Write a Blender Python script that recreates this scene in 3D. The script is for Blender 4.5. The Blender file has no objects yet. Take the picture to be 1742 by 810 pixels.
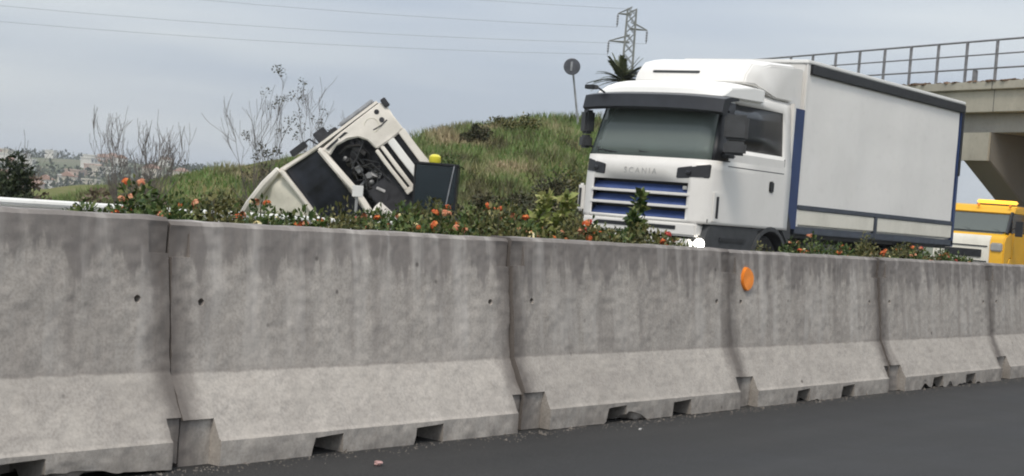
import bpy, bmesh, math, random
import numpy as np
from mathutils import Vector, Matrix, noise
R = math.radians
SC = bpy.context.scene
COL = SC.collection
rng = np.random.default_rng(7)
random.seed(7)

# ------------------------------------------------------------------ camera
cd = bpy.data.cameras.new('camera'); cam = bpy.data.objects.new('camera', cd); COL.objects.link(cam)
cam.matrix_world = Matrix(((0.6004, -0.0326, -0.7990, 0), (-0.7956, 0.0759, -0.6010, 0), (0.0802, 0.9966, 0.0197, 1.45), (0, 0, 0, 1)))
cd.sensor_width = 36; cd.lens = 36*2700/1742; cd.clip_start = .1; cd.clip_end = 8000
SC.camera = cam
# ------------------------------------------------------------------ light: bright overcast, sun veiled and behind the camera
SUN_EL, SUN_AZ = R(55), R(208)          # azimuth of the sun, counter-clockwise from +X
w = bpy.data.worlds.new('World'); SC.world = w; w.use_nodes = True
nt = w.node_tree; nt.nodes.clear()
def N(t, **k):
    n = nt.nodes.new(t)
    for a, v in k.items(): setattr(n, a, v)
    return n
out = N('ShaderNodeOutputWorld'); bg = N('ShaderNodeBackground'); bg.inputs[1].default_value = .1
sky = N('ShaderNodeTexSky'); sky.sky_type = 'NISHITA'; sky.sun_disc = False
sky.sun_elevation = SUN_EL; sky.sun_rotation = R(90)-SUN_AZ; sky.dust_density = 3; sky.air_density = 1
tc = N('ShaderNodeTexCoord'); sep = N('ShaderNodeSeparateXYZ'); nt.links.new(tc.outputs['Generated'], sep.inputs[0])
mp = N('ShaderNodeMapping'); mp.inputs['Scale'].default_value = (1.2, 1.2, 11); nt.links.new(tc.outputs['Generated'], mp.inputs[0])
nz = N('ShaderNodeTexNoise'); nz.inputs['Scale'].default_value = 1.5; nz.inputs['Detail'].default_value = 4; nz.inputs['Roughness'].default_value = .45
nt.links.new(mp.outputs[0], nz.inputs[0])
cr = N('ShaderNodeValToRGB'); e = cr.color_ramp.elements
e[0].position = .38; e[0].color = (.415, .466, .542, 1); e[1].position = .63; e[1].color = (.605, .637, .655, 1)
nt.links.new(nz.outputs[0], cr.inputs[0])
mz = N('ShaderNodeMath', operation='MAXIMUM'); mz.inputs[1].default_value = 0; nt.links.new(sep.outputs[2], mz.inputs[0])
ga = N('ShaderNodeMath', operation='MULTIPLY_ADD'); ga.inputs[1].default_value = 13; ga.inputs[2].default_value = 8.3; nt.links.new(mz.outputs[0], ga.inputs[0])
vm = N('ShaderNodeVectorMath', operation='SCALE'); nt.links.new(cr.outputs[0], vm.inputs[0]); nt.links.new(ga.outputs[0], vm.inputs['Scale'])
mx = N('ShaderNodeMix', data_type='RGBA'); mx.inputs[0].default_value = .88
nt.links.new(sky.outputs[0], mx.inputs[6]); nt.links.new(vm.outputs[0], mx.inputs[7])
nt.links.new(mx.outputs[2], bg.inputs[0]); nt.links.new(bg.outputs[0], out.inputs[0])
sl = bpy.data.lights.new('sun', 'SUN'); sl.energy = 1.5; sl.angle = R(14); sl.color = (1, .91, .79)
so = bpy.data.objects.new('sun', sl); COL.objects.link(so)
sd = Vector((math.cos(SUN_EL)*math.cos(SUN_AZ), math.cos(SUN_EL)*math.sin(SUN_AZ), math.sin(SUN_EL)))
so.rotation_euler = sd.to_track_quat('Z', 'Y').to_euler()
SC.view_settings.view_transform = 'Standard'; SC.view_settings.look = 'None'
SC.view_settings.exposure = .38; SC.view_settings.gamma = 1; SC.view_settings.use_curve_mapping = False
SC.cycles.filter_width = 2.0

# ------------------------------------------------------------------ helpers
ORG = {}                                            # object -> world matrix of its frame
def props(o, label=None, cat=None, group=None, kind=None):
    if label: o['label'] = label
    if cat: o['category'] = cat
    if group: o['group'] = group
    if kind: o['kind'] = kind
    return o
def empty(name, loc, label, cat, group=None, mat=None):
    o = bpy.data.objects.new(name, None); COL.objects.link(o); o.empty_display_size = .2
    o.matrix_world = mat if mat is not None else Matrix.Translation(loc)
    ORG[o] = o.matrix_world.copy()
    return props(o, label, cat, group)
def link(name, me, parent=None, mat=None):
    o = bpy.data.objects.new(name, me); COL.objects.link(o)
    if mat is not None and not me.materials: me.materials.append(mat)
    if parent is not None: o.parent = parent
    return o
class MB:
    """collects shapes (in the frame of the thing) and links them as one mesh"""
    def __init__(s): s.v = []; s.f = []; s.mi = []
    def add(s, v, f, m=0):
        b = len(s.v); s.v += [tuple(p) for p in v]; s.f += [tuple(i+b for i in q) for q in f]; s.mi += [m]*len(f); return s
    def box(s, x0, x1, y0, y1, z0, z1, m=0, M=None):
        v = [(x, y, z) for z in (z0, z1) for y in (y0, y1) for x in (x0, x1)]
        if M is not None: v = [M @ Vector(p) for p in v]
        return s.add(v, [(0, 2, 3, 1), (4, 5, 7, 6), (0, 1, 5, 4), (2, 6, 7, 3), (0, 4, 6, 2), (1, 3, 7, 5)], m)
    def tube(s, pts, r, n=8, m=0, cap=True):
        pts = [Vector(p) for p in pts]; rr = r if isinstance(r, (list, tuple)) else [r]*len(pts)
        v = []; f = []
        for i, p in enumerate(pts):
            d = (pts[min(i+1, len(pts)-1)]-pts[max(i-1, 0)]).normalized()
            a = d.cross(Vector((0, 0, 1)) if abs(d.z) < .9 else Vector((1, 0, 0))).normalized(); b = d.cross(a)
            for k in range(n):
                t = 2*math.pi*k/n; v.append(p+(a*math.cos(t)+b*math.sin(t))*rr[i])
        for i in range(len(pts)-1):
            for k in range(n): f.append((i*n+k, i*n+(k+1) % n, (i+1)*n+(k+1) % n, (i+1)*n+k))
        if cap: f.append(tuple(range(n))[::-1]); f.append(tuple((len(pts)-1)*n+k for k in range(n)))
        return s.add(v, f, m)
    def prism(s, poly, fn, h, m=0):
        """polygon (2D), fn(a, b, h) -> 3D, extruded from h[0] to h[1]"""
        n = len(poly); v = [fn(a, b, h[0]) for a, b in poly]+[fn(a, b, h[1]) for a, b in poly]
        f = [tuple(range(n)), tuple(range(2*n-1, n-1, -1))]+[(i, n+i, n+(i+1) % n, (i+1) % n) for i in range(n)]
        return s.add(v, f, m)
    def lathe(s, c, axis, prof, n=20, m=0):
        """prof = [(distance along axis, radius)]"""
        c = Vector(c); d = Vector(axis).normalized()
        a = d.cross(Vector((0, 0, 1)) if abs(d.z) < .9 else Vector((1, 0, 0))).normalized(); b = d.cross(a)
        v = []; f = []
        for h, r in prof:
            for k in range(n):
                t = 2*math.pi*k/n; v.append(c+d*h+(a*math.cos(t)+b*math.sin(t))*r)
        for i in range(len(prof)-1):
            for k in range(n): f.append((i*n+k, i*n+(k+1) % n, (i+1)*n+(k+1) % n, (i+1)*n+k))
        f.append(tuple(range(n))[::-1]); f.append(tuple((len(prof)-1)*n+k for k in range(n)))
        return s.add(v, f, m)
    def ball(s, c, r, nu=10, nv=7, m=0, jit=0):
        v = []; f = []; rx, ry, rz = r if isinstance(r, tuple) else (r, r, r)
        for j in range(nv+1):
            ph = math.pi*j/nv
            for k in range(nu):
                t = 2*math.pi*k/nu; q = 1+random.uniform(-jit, jit)
                v.append((c[0]+rx*q*math.sin(ph)*math.cos(t), c[1]+ry*q*math.sin(ph)*math.sin(t), c[2]+rz*q*math.cos(ph)))
        for j in range(nv):
            for k in range(nu): f.append((j*nu+k, (j+1)*nu+k, (j+1)*nu+(k+1) % nu, j*nu+(k+1) % nu))
        return s.add(v, f, m)
    def build(s, name, mats, parent=None, bevel=0, smooth=False, world=True, seg=2):
        me = bpy.data.meshes.new(name); v = s.v
        if parent is not None and world:
            root = parent
            while root.parent is not None: root = root.parent
            I = ORG[root].inverted(); v = [I @ Vector(p) for p in v]
        me.from_pydata([tuple(p) for p in v], [], s.f)
        mats = mats if isinstance(mats, (list, tuple)) else [mats]
        for m in mats: me.materials.append(m)
        if len(mats) > 1: me.polygons.foreach_set('material_index', s.mi)
        bm = bmesh.new(); bm.from_mesh(me); bmesh.ops.recalc_face_normals(bm, faces=bm.faces)
        if bevel:
            ed = [q for q in bm.edges if len(q.link_faces) == 2 and q.calc_face_angle(0) > .6]
            bmesh.ops.bevel(bm, geom=ed, offset=bevel, segments=seg, affect='EDGES', clamp_overlap=True)
        bm.to_mesh(me); bm.free()
        if smooth or bevel:
            me.polygons.foreach_set('use_smooth', [True]*len(me.polygons)); me.set_sharp_from_angle(angle=R(38))
        return link(name, me, parent)
def arr_mesh(name, V, F):
    """V (n,3), F (m,k) numpy"""
    me = bpy.data.meshes.new(name); V = np.asarray(V, np.float32); F = np.asarray(F, np.int32)
    me.vertices.add(len(V)); me.vertices.foreach_set('co', V.ravel())
    k = F.shape[1]; me.loops.add(F.size); me.loops.foreach_set('vertex_index', F.ravel())
    me.polygons.add(len(F)); me.polygons.foreach_set('loop_start', np.arange(0, F.size, k, dtype=np.int32))
    me.update(calc_edges=True); me.validate(); return me
def lerp_table(x, t): return np.interp(x, [p[0] for p in t], [p[1] for p in t])

# ------------------------------------------------------------------ materials
class Mat:
    def __init__(s, name, col=(.5, .5, .5), rough=.6, metal=0, spec=.5, **k):
        s.m = bpy.data.materials.new(name); s.m.use_nodes = True; s.t = s.m.node_tree
        s.b = s.t.nodes['Principled BSDF']; s.b.inputs['Base Color'].default_value = (*col, 1)
        s.b.inputs['Roughness'].default_value = rough; s.b.inputs['Metallic'].default_value = metal
        s.b.inputs['Specular IOR Level'].default_value = spec; s.col = None; s.co = None
    def n(s, t, **k):
        q = s.t.nodes.new(t)
        for a, v in k.items(): setattr(q, a, v)
        return q
    def l(s, a, b): s.t.links.new(a, b)
    def coord(s, scale=(1, 1, 1), kind='Object', loc=None):
        if kind == 'World': src = s.n('ShaderNodeNewGeometry').outputs['Position']
        else: src = s.n('ShaderNodeTexCoord').outputs[kind]
        m = s.n('ShaderNodeMapping'); m.inputs['Scale'].default_value = scale
        s.l(src, m.inputs[0])
        return m.outputs[0]
    def noise(s, co, scale, detail=4, rough=.55, dist=0):
        q = s.n('ShaderNodeTexNoise'); q.inputs['Scale'].default_value = scale; q.inputs['Detail'].default_value = detail
        q.inputs['Roughness'].default_value = rough; q.inputs['Distortion'].default_value = dist
        s.l(co, q.inputs[0]); return q.outputs[0]
    def ramp(s, fac, stops):
        q = s.n('ShaderNodeValToRGB'); el = q.color_ramp.elements
        while len(el) < len(stops): el.new(.5)
        for a, (p, c) in zip(el, stops):
            a.position = p; a.color = (*c, 1) if isinstance(c, tuple) else (c, c, c, 1)
        s.l(fac, q.inputs[0]); return q.outputs[0]
    def mix(s, fac, a, b, mode='MIX'):
        q = s.n('ShaderNodeMix', data_type='RGBA', blend_type=mode)
        for i, x in ((0, fac), (6, a), (7, b)):
            if isinstance(x, (int, float)): q.inputs[i].default_value = x if i == 0 else (x, x, x, 1)
            elif isinstance(x, tuple): q.inputs[i].default_value = (*x, 1)
            else: s.l(x, q.inputs[i])
        return q.outputs[2]
    def color(s, x): s.l(x, s.b.inputs['Base Color']); return s
    def rough(s, x): s.l(x, s.b.inputs['Roughness']); return s
    def bump(s, h, strength=.3, dist=.01):
        q = s.n('ShaderNodeBump'); q.inputs['Strength'].default_value = strength; q.inputs['Distance'].default_value = dist
        s.l(h, q.inputs['Height']); s.l(q.outputs[0], s.b.inputs['Normal']); return s
def paint(name, col, rough=.4, dirt=.12, scale=1.2, bump=0, dcol=(.16, .14, .11)):
    M = Mat(name, col, rough); co = M.coord((1, 1, .6)); a = M.noise(co, scale, 6, .65)
    f = M.ramp(a, [(.42, 0.0), (.75, dirt)]); c = M.mix(f, col, dcol)
    b = M.noise(M.coord(), scale*14, 3); c = M.mix(M.ramp(b, [(.55, 0.0), (.8, dirt*.6)]), c, dcol)
    M.color(c); M.rough(M.ramp(a, [(.3, rough*.85), (.75, min(1, rough*1.5))]))
    if bump: M.bump(M.noise(M.coord(), 1.1, 2), bump, .03)
    return M.m
def flat(name, col, rough=.5, metal=0, var=.25, scale=6):
    M = Mat(name, col, rough, metal); a = M.noise(M.coord(), scale, 5)
    M.color(M.mix(M.ramp(a, [(.3, 0.0), (.7, 1.0)]), tuple(c*(1-var) for c in col), tuple(min(1, c*(1+var)) for c in col)))
    return M.m
def leafy(name, cols, rough=.55, trans=.12, mod=None):
    """one random colour per leaf (mesh island)"""
    M = Mat(name, cols[0], rough, spec=.25); g = M.n('ShaderNodeNewGeometry')
    c = M.ramp(g.outputs['Random Per Island'], [(i/(len(cols)-1), k) for i, k in enumerate(cols)])
    if mod:
        a = M.noise(M.coord(kind='World'), mod[0], 4); c = M.mix(M.ramp(a, [(mod[1], 0.0), (mod[2], 1.0)]), c, mod[3])
        if len(mod) > 4:
            a = M.noise(M.coord((1, 1, 1), 'World'), mod[4], 3); c = M.mix(M.ramp(a, [(mod[5], 0.0), (mod[6], .85)]), c, mod[7])
    M.color(c); M.b.inputs['Transmission Weight'].default_value = 0
    return M.m

# concrete of the barriers: mottled, streaked, dark weathered cap, per-block shift
def concrete_barrier():
    M = Mat('barrier_concrete', (.33, .31, .29), .85, spec=.25)
    oi = M.n('ShaderNodeObjectInfo'); tcn = M.n('ShaderNodeTexCoord')
    sh = M.n('ShaderNodeVectorMath', operation='SCALE'); sh.inputs[0].default_value = (37, 11, 0); M.l(oi.outputs['Random'], sh.inputs['Scale'])
    ad = M.n('ShaderNodeVectorMath', operation='ADD'); M.l(tcn.outputs['Object'], ad.inputs[0]); M.l(sh.outputs[0], ad.inputs[1])
    def mp(sc):
        q = M.n('ShaderNodeMapping'); q.inputs['Scale'].default_value = sc; M.l(ad.outputs[0], q.inputs[0]); return q.outputs[0]
    big = M.noise(mp((1, 1, 1)), 1.7, 5, .6); mid = M.noise(mp((1, 1, 1)), 7, 6, .65); fine = M.noise(mp((1, 1, 1)), 60, 4, .6)
    c = M.mix(M.ramp(big, [(.3, 0.0), (.7, 1.0)]), (.40, .365, .33), (.50, .46, .415))
    c = M.mix(M.ramp(mid, [(.35, .34), (.60, 0.0)]), c, (.27, .245, .222))
    c = M.mix(M.ramp(fine, [(.35, .4), (.6, 0.0)]), c, (.17, .155, .14))
    z = M.n('ShaderNodeSeparateXYZ'); M.l(tcn.outputs['Object'], z.inputs[0])
    st = M.noise(mp((4, 1, .5)), 1.5, 5, .6); st2 = M.noise(mp((6.5, 1, .55)), 1.4, 4, .55, .4)
    # cap stain: everything above about 1.05 m, running down in streaks
    hz = M.n('ShaderNodeMath', operation='MULTIPLY_ADD'); hz.inputs[1].default_value = -.85; M.l(st, hz.inputs[0]); M.l(z.outputs[2], hz.inputs[2])
    cap = M.ramp(hz.outputs[0], [(.50, 0.0), (.58, .22), (.62, .72), (.74, .84)])
    c = M.mix(cap, c, (.175, .158, .148))
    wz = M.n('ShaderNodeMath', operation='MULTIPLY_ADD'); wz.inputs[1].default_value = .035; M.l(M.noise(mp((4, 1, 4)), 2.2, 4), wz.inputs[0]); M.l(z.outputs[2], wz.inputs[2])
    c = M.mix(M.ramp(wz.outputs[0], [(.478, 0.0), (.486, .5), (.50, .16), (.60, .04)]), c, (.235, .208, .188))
    c = M.mix(M.mix(1.0, M.ramp(M.noise(mp((2.2, 2, 3)), 2.6, 5, .6), [(.42, 0.0), (.68, .38)]), M.ramp(wz.outputs[0], [(.474, 1.0), (.480, 0.0)]), 'MULTIPLY'), c, (.50, .46, .41))  # foot paled in patches to carry the sky light its slope catches
    # rain streaks on the steep face
    up = M.ramp(z.outputs[2], [(.42, 0.0), (.56, .9)])
    sm = M.mix(1.0, M.ramp(st2, [(.47, 0.0), (.72, .5)]), up, 'MULTIPLY')
    c = M.mix(sm, c, (.18, .16, .148))
    pale = M.mix(1.0, M.ramp(M.noise(mp((4.5, 1, .6)), 1.6, 4, .5, .4), [(.50, 0.0), (.72, .6)]), up, 'MULTIPLY')
    c = M.mix(pale, c, (.52, .488, .455))
    # splash-dirt near the ground and drips on the sloped foot
    ft = M.noise(mp((3, 3, 2)), 2.4, 5, .65)
    lo = M.ramp(z.outputs[2], [(.02, .75), (.16, .18), (.5, .1)])
    c = M.mix(M.mix(1.0, M.ramp(ft, [(.4, .15), (.65, 1.0)]), lo, 'MULTIPLY'), c, (.2, .178, .158))
    # grime round the joints, both ends of each block
    xa = M.n('ShaderNodeMath', operation='ABSOLUTE'); M.l(z.outputs[0], xa.inputs[0])
    en = M.n('ShaderNodeMath', operation='MULTIPLY_ADD'); en.inputs[1].default_value = .22; M.l(M.noise(mp((3, 3, 1)), 3.2, 4), en.inputs[0]); M.l(xa.outputs[0], en.inputs[2])
    c = M.mix(M.mix(1.0, M.ramp(en.outputs[0], [(.0, 0.0), (1.0, 0.0)]), 0.0), c, c)
    mr = M.n('ShaderNodeMapRange'); mr.inputs[1].default_value = 1.36; mr.inputs[2].default_value = 1.53; mr.inputs[3].default_value = 0; mr.inputs[4].default_value = .85
    M.l(en.outputs[0], mr.inputs[0]); c = M.mix(mr.outputs[0], c, (.12, .104, .094))
    sv = M.n('ShaderNodeTexVoronoi'); sv.inputs['Scale'].default_value = 5.5; M.l(mp((1, 1, 1)), sv.inputs[0]); ss = M.n('ShaderNodeSeparateColor'); M.l(sv.outputs['Color'], ss.inputs[0])
    pm_ = M.mix(1.0, M.ramp(sv.outputs['Distance'], [(.05, 1.0), (.11, 0.0)]), M.ramp(ss.outputs[0], [(.72, 0.0), (.78, .8)]), 'MULTIPLY'); c = M.mix(pm_, c, (.09, .08, .072))
    tone = M.ramp(oi.outputs['Random'], [(0, .84), (1, 1.1)]); c = M.mix(1.0, c, tone, 'MULTIPLY')
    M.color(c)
    v = M.n('ShaderNodeTexVoronoi'); v.inputs['Scale'].default_value = 38; M.l(mp((1, 1, 1)), v.inputs[0])
    pit = M.ramp(v.outputs['Distance'], [(.06, 0.0), (.16, 1.0)])
    hh = M.mix(.45, M.noise(mp((1, 1, 1)), 22, 7, .7), pit)
    M.bump(hh, .35, .008); return M.m
def asphalt(name, base=.052, warm=1.0):
    M = Mat(name, (base,)*3, .8, spec=.22); co = M.coord(kind='World')
    a = M.noise(co, .5, 5, .6); b = M.noise(co, 55, 4, .75); d = M.noise(M.coord((.25, 2.2, 1), 'World'), .9, 5, .6)
    c = M.mix(M.ramp(a, [(.3, 0.0), (.7, 1.0)]), (base*.8, base*.78, base*.78), (base*1.25, base*1.2, base*1.17))
    c = M.mix(M.ramp(d, [(.45, 0.0), (.75, .5)]), c, (base*1.7, base*1.62, base*1.55))
    c = M.mix(M.ramp(b, [(.5, 0.0), (.72, .5)]), c, (base*3.2,)*3)
    M.color(c); M.rough(M.ramp(a, [(.3, .62), (.7, .85)])); M.bump(b, .5, .006); return M.m
def soil(name, a, b, c2, sc=.6):
    M = Mat(name, a, .95, spec=.1); co = M.coord(kind='World'); x = M.noise(co, sc, 6, .6); y = M.noise(co, sc*9, 5, .65)
    c = M.mix(M.ramp(x, [(.35, 0.0), (.65, 1.0)]), a, b); c = M.mix(M.ramp(y, [(.45, 0.0), (.7, .8)]), c, c2)
    M.color(c); M.bump(y, .8, .05); return M.m
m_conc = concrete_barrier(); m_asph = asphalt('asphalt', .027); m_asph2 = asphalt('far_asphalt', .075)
m_soil = soil('median_soil', (.10, .075, .05), (.07, .075, .035), (.05, .04, .03))
m_hill = soil('hill_soil', (.15, .14, .06), (.09, .125, .035), (.19, .155, .09), .35)
m_land = soil('far_land', (.10, .12, .06), (.15, .14, .09), (.06, .085, .05), .02)
m_line = paint('road_paint', (.78, .77, .73), .7, .35, 2.5)
m_white = paint('cab_white', (.76, .74, .705), .35, .12, .8)
m_curtain = paint('curtain_white', (.82, .80, .765), .55, .14, .55, .22)
m_drop = paint('dropside_cream', (.74, .71, .62), .5, .22, 1.5)
m_roofw = paint('roof_white', (.84, .83, .80), .4, .08)
m_black = flat('black_plastic', (.018, .019, .022), .45)
m_visor = flat('visor_black', (.013, .014, .018), .4)
m_dgrey = flat('dark_grey_plastic', (.045, .047, .05), .6)
m_rubber = flat('rubber', (.022, .021, .021), .85)
m_blue = flat('blue_paint', (.022, .045, .13), .4, 0, .2, 2)
m_bgrille = flat('blue_grille', (.045, .075, .20), .4, 0, .2, 3)
m_sill = flat('sill_steel', (.055, .065, .085), .5)
m_steel = flat('galvanised_steel', (.42, .42, .41), .45, .6, .12)
m_hub = flat('hub_steel', (.16, .16, .16), .5, .5)
m_silver = flat('silver_letters', (.46, .45, .43), .4, .4, .1)
m_rail = paint('guardrail_zinc', (.74, .73, .69), .5, .2, 1.2)
m_fabric = flat('seat_fabric', (.05, .055, .07), .9)
m_dash = flat('dash_grey', (.14, .15, .15), .7)
m_paper = flat('paper_white', (.7, .7, .68), .7, 0, .05)
def glass(name, tint, rough=.03, alpha=.62):
    M = Mat(name, tint, rough, spec=.6)
    g = M.n('ShaderNodeBsdfTransparent'); g.inputs[0].default_value = (.62, .72, .68, 1)
    x = M.n('ShaderNodeMixShader'); x.inputs[0].default_value = alpha
    o = M.t.nodes['Material Output']; M.l(g.outputs[0], x.inputs[1]); M.l(M.b.outputs[0], x.inputs[2]); M.l(x.outputs[0], o.inputs[0]); return M.m
m_wind = glass('windscreen_glass', (.24, .275, .262), .1, .5)
m_tint = glass('tinted_glass', (.012, .014, .017), .25, .96)
m_lens = glass('lamp_glass', (.03, .03, .035), .04, .75)
m_wreckglass = flat('shattered_dark_glass', (.014, .016, .024), .3, 0, .6, 4)
m_cream = paint('wreck_cream', (.80, .755, .685), .5, .22, 1.8)
m_wroof = paint('wreck_roof_cream', (.74, .71, .61), .55, .3, 1.6)
m_engine = flat('engine_grime', (.025, .025, .03), .6, 0, .5, 7)
m_alloy = flat('engine_alloy', (.24, .24, .24), .5, .5, .3)
m_yellow = paint('yellow_paint', (.80, .44, .02), .4, .15)
def emit(name, col, st):
    M = Mat(name, col, .3); M.b.inputs['Emission Color'].default_value = (*col, 1); M.b.inputs['Emission Strength'].default_value = st; return M.m
m_lamp = emit('lit_lamp', (1, .97, .88), 9); m_beacon = emit('lit_amber_beacon', (1, .55, .06), 1.1); m_ybeacon = emit('yellow_beacon', (.62, .55, .04), .08)
m_orange = flat('orange_reflector', (.85, .24, .02), .4, 0, .25, 9)
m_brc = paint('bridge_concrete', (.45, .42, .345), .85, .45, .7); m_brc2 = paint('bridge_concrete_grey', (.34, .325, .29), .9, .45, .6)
m_brc3 = paint('pier_concrete_shaded_stained', (.20, .19, .17), .9, .5, .5); m_brail = flat('bridge_rail_paint', (.19, .19, .20), .5); m_rust = flat('rusty_dirt', (.14, .085, .05), .9, 0, .4)  # pier tone holds the shade beneath the deck, with stains over it
m_pole = flat('sign_pole', (.35, .36, .38), .5, .3); m_signback = flat('sign_back', (.07, .075, .09), .5)
m_lat = flat('lattice_steel', (.23, .235, .22), .6, .2); m_ins = flat('insulator', (.2, .21, .23), .4)
m_bark = flat('bark_grey', (.135, .118, .105), .9, 0, .3); m_bark2 = flat('bark_brown', (.10, .075, .055), .9)
m_stem = flat('shrub_stem', (.09, .075, .045), .85)
G1 = [(.028, .055, .016), (.05, .085, .02), (.08, .115, .03), (.14, .155, .05)]
m_leafA = leafy('leaf_green', G1); m_leafB = leafy('leaf_olive', [(.04, .05, .02), (.08, .09, .03), (.15, .14, .05), (.21, .19, .08)])
m_leafY = leafy('leaf_yellowgreen', [(.10, .14, .03), (.18, .22, .06), (.28, .30, .10), (.34, .33, .14)])
m_leafD = leafy('leaf_dark', [(.02, .03, .018), (.035, .048, .022), (.05, .06, .028)])
m_dry = leafy('dry_twigs', [(.10, .078, .055), (.16, .12, .085), (.22, .165, .12)])
m_scrub = leafy('scrub_leaf', [(.035, .045, .02), (.06, .06, .03), (.10, .085, .05)])
m_petO = leafy('petal_orange', [(.40, .055, .02), (.54, .11, .03), (.60, .2, .05)]); m_petR = leafy('petal_red', [(.26, .018, .02), (.40, .035, .03), (.46, .09, .06)])
m_petP = leafy('petal_cream', [(.62, .52, .24), (.72, .62, .34), (.75, .70, .50)]); m_petS = leafy('petal_salmon', [(.50, .14, .07), (.56, .22, .12), (.6, .34, .2)])
m_grass = leafy('grass_blade', [(.075, .14, .034), (.115, .185, .048), (.155, .21, .07), (.23, .22, .11)], mod=(.45, .50, .64, (.36, .29, .18), .8, .52, .64, (.085, .075, .04)))
m_palm = leafy('palm_leaf', [(.045, .06, .025), (.075, .085, .035), (.1, .1, .045)])
m_house = [flat('house_'+n, c, .8, 0, .08, .2) for n, c in (('white', (.62, .60, .56)), ('cream', (.55, .50, .42)), ('grey', (.42, .42, .42)), ('pink', (.5, .38, .32)))]
m_tile = flat('far_roof', (.30, .18, .13), .9); m_wdark = flat('far_window', (.10, .11, .13), .3)
m_wire = flat('wire', (.30, .31, .33), .5)

# ------------------------------------------------------------------ setting: ground, roads
def sm(t): t = np.clip(t, 0, 1); return t*t*(3-2*t)
def vnoise(x, y, s, seed=0):
    """smooth value noise, numpy"""
    x = np.asarray(x)/s+seed*17.3; y = np.asarray(y)/s+seed*9.1
    xi = np.floor(x).astype(np.int64); yi = np.floor(y).astype(np.int64); fx = sm(x-xi); fy = sm(y-yi)
    def h(a, b):
        n = (a*374761393+b*668265263+seed*974711) & 0x7fffffff; n = ((n ^ (n >> 13))*1274126177) & 0x7fffffff; return (n & 0xffff)/65535.
    return (h(xi, yi)*(1-fx)+h(xi+1, yi)*fx)*(1-fy)+(h(xi, yi+1)*(1-fx)+h(xi+1, yi+1)*fx)*fy
CREST = [(-60, -3), (8, -1.6), (17, -.5), (21, .30), (24.3, .85), (26, 1.30), (28, 1.66), (29.6, 1.86), (32, 2.28), (35, 2.84), (37.3, 3.32), (39, 3.68), (43, 4.32), (47, 4.6), (50, 3.0), (54, .6), (60, -.3), (90, -1)]
def emb_z(x, y):
    x = np.asarray(x, float); y = np.asarray(y, float)
    zc = lerp_table(x, CREST); t = np.clip((y-20.2)/9.8, 0, 1); b = .15
    s = sm(t)*.55+t*.45
    z = b+(zc-b)*s
    z = np.where(y > 31, z-(y-31)*.10-sm((y-31)/20)*1.0, z)
    k = np.clip((y-20.4)/2, 0, 1)*np.clip(x-14, 0, 1)
    return z+k*((vnoise(x, y, 2.3, 1)-.5)*.34+(vnoise(x, y, .8, 2)-.5)*.12)
def far_z(x, y):
    d = np.hypot(x, y); z = np.full_like(d, -.25)
    z = z-sm((y-24)/30)*2.2-sm((y-60)/330)*14
    rid = 6.5+vnoise(x, y, 260, 3)*8-vnoise(x, y, 90, 4)*3
    return np.where(y > 20, z+sm((d-480)/900)*(17+rid)-sm((d-1650)/700)*25+sm((d-100)/300)*(vnoise(x, y, 120, 5)-.5)*5, z)
gx = np.concatenate([-np.geomspace(2600, 60, 26), np.linspace(-50, 90, 20), np.geomspace(110, 2600, 110)])
gy = np.concatenate([-np.geomspace(2600, 40, 18), np.linspace(-25, 60, 24), np.geomspace(70, 2600, 120)])
GX, GY = np.meshgrid(gx, gy, indexing='ij'); V = np.stack([GX, GY, far_z(GX, GY)], -1).reshape(-1, 3)
def gridF(n, m):
    i = np.arange(n-1)[:, None]*m+np.arange(m-1)[None]; i = i.ravel(); return np.stack([i, i+m, i+m+1, i+1], 1)
o = link('ground', arr_mesh('ground', V, gridF(len(gx), len(gy))), None, m_land); props(o, kind='structure')
for p in o.data.polygons: p.use_smooth = True
def sheet(name, x0, x1, y0, y1, z0, z1, mat, sub=1):
    q = MB().add([(x0, y0, z0), (x1, y0, z0), (x1, y1, z1), (x0, y1, z1)], [(0, 1, 2, 3)]).build(name, mat); return props(q, kind='structure')
sheet('road', -60, 250, -9, 6.75, 0, 0, m_asph)
sheet('far_road', -60, 250, 10.4, 18.6, .30, .30, m_asph2)
sheet('verge', -60, 250, 18.6, 20.6, .30, .12, m_hill)
for y0, y1, z, nm in ((10.9, 11.05, .304, 'edge_line'), (17.45, 17.6, .304, 'edge_line')): sheet(nm, -60, 250, y0, y1, z, z, m_line)
sheet('edge_line', -60, 250, -3.4, -3.25, .004, .004, m_line)
mb = MB()
for i in range(-3, 20): mb.add([(i*12., 14.2, .304), (i*12.+4.5, 14.2, .304), (i*12.+4.5, 14.35, .304), (i*12., 14.35, .304)], [(0, 1, 2, 3)])
props(mb.build('lane_line', m_line), kind='structure')
xs = np.linspace(-20, 60, 161); ys = np.linspace(6.74, 10.42, 16); X, Y = np.meshgrid(xs, ys, indexing='ij')
Z = np.interp(Y, [6.74, 7.2, 9.8, 10.42], [.02, .12, .3, .295])+(vnoise(X, Y, .5, 8)-.5)*.06*np.clip((Y-6.8)*3, 0, 1)*np.clip((10.3-Y)*3, 0, 1)
o = link('median_strip', arr_mesh('median_strip', np.stack([X, Y, Z], -1).reshape(-1, 3), gridF(len(xs), len(ys))), None, m_soil); props(o, kind='structure')
xs = np.linspace(-40, 90, 261); ys = np.concatenate([np.linspace(20.2, 32, 50), np.linspace(33, 60, 16)]); X, Y = np.meshgrid(xs, ys, indexing='ij')
o = link('embankment', arr_mesh('embankment', np.stack([X, Y, emb_z(X, Y)], -1).reshape(-1, 3), gridF(len(xs), len(ys))), None, m_hill); props(o, kind='structure')
for p in o.data.polygons: p.use_smooth = True

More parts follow.
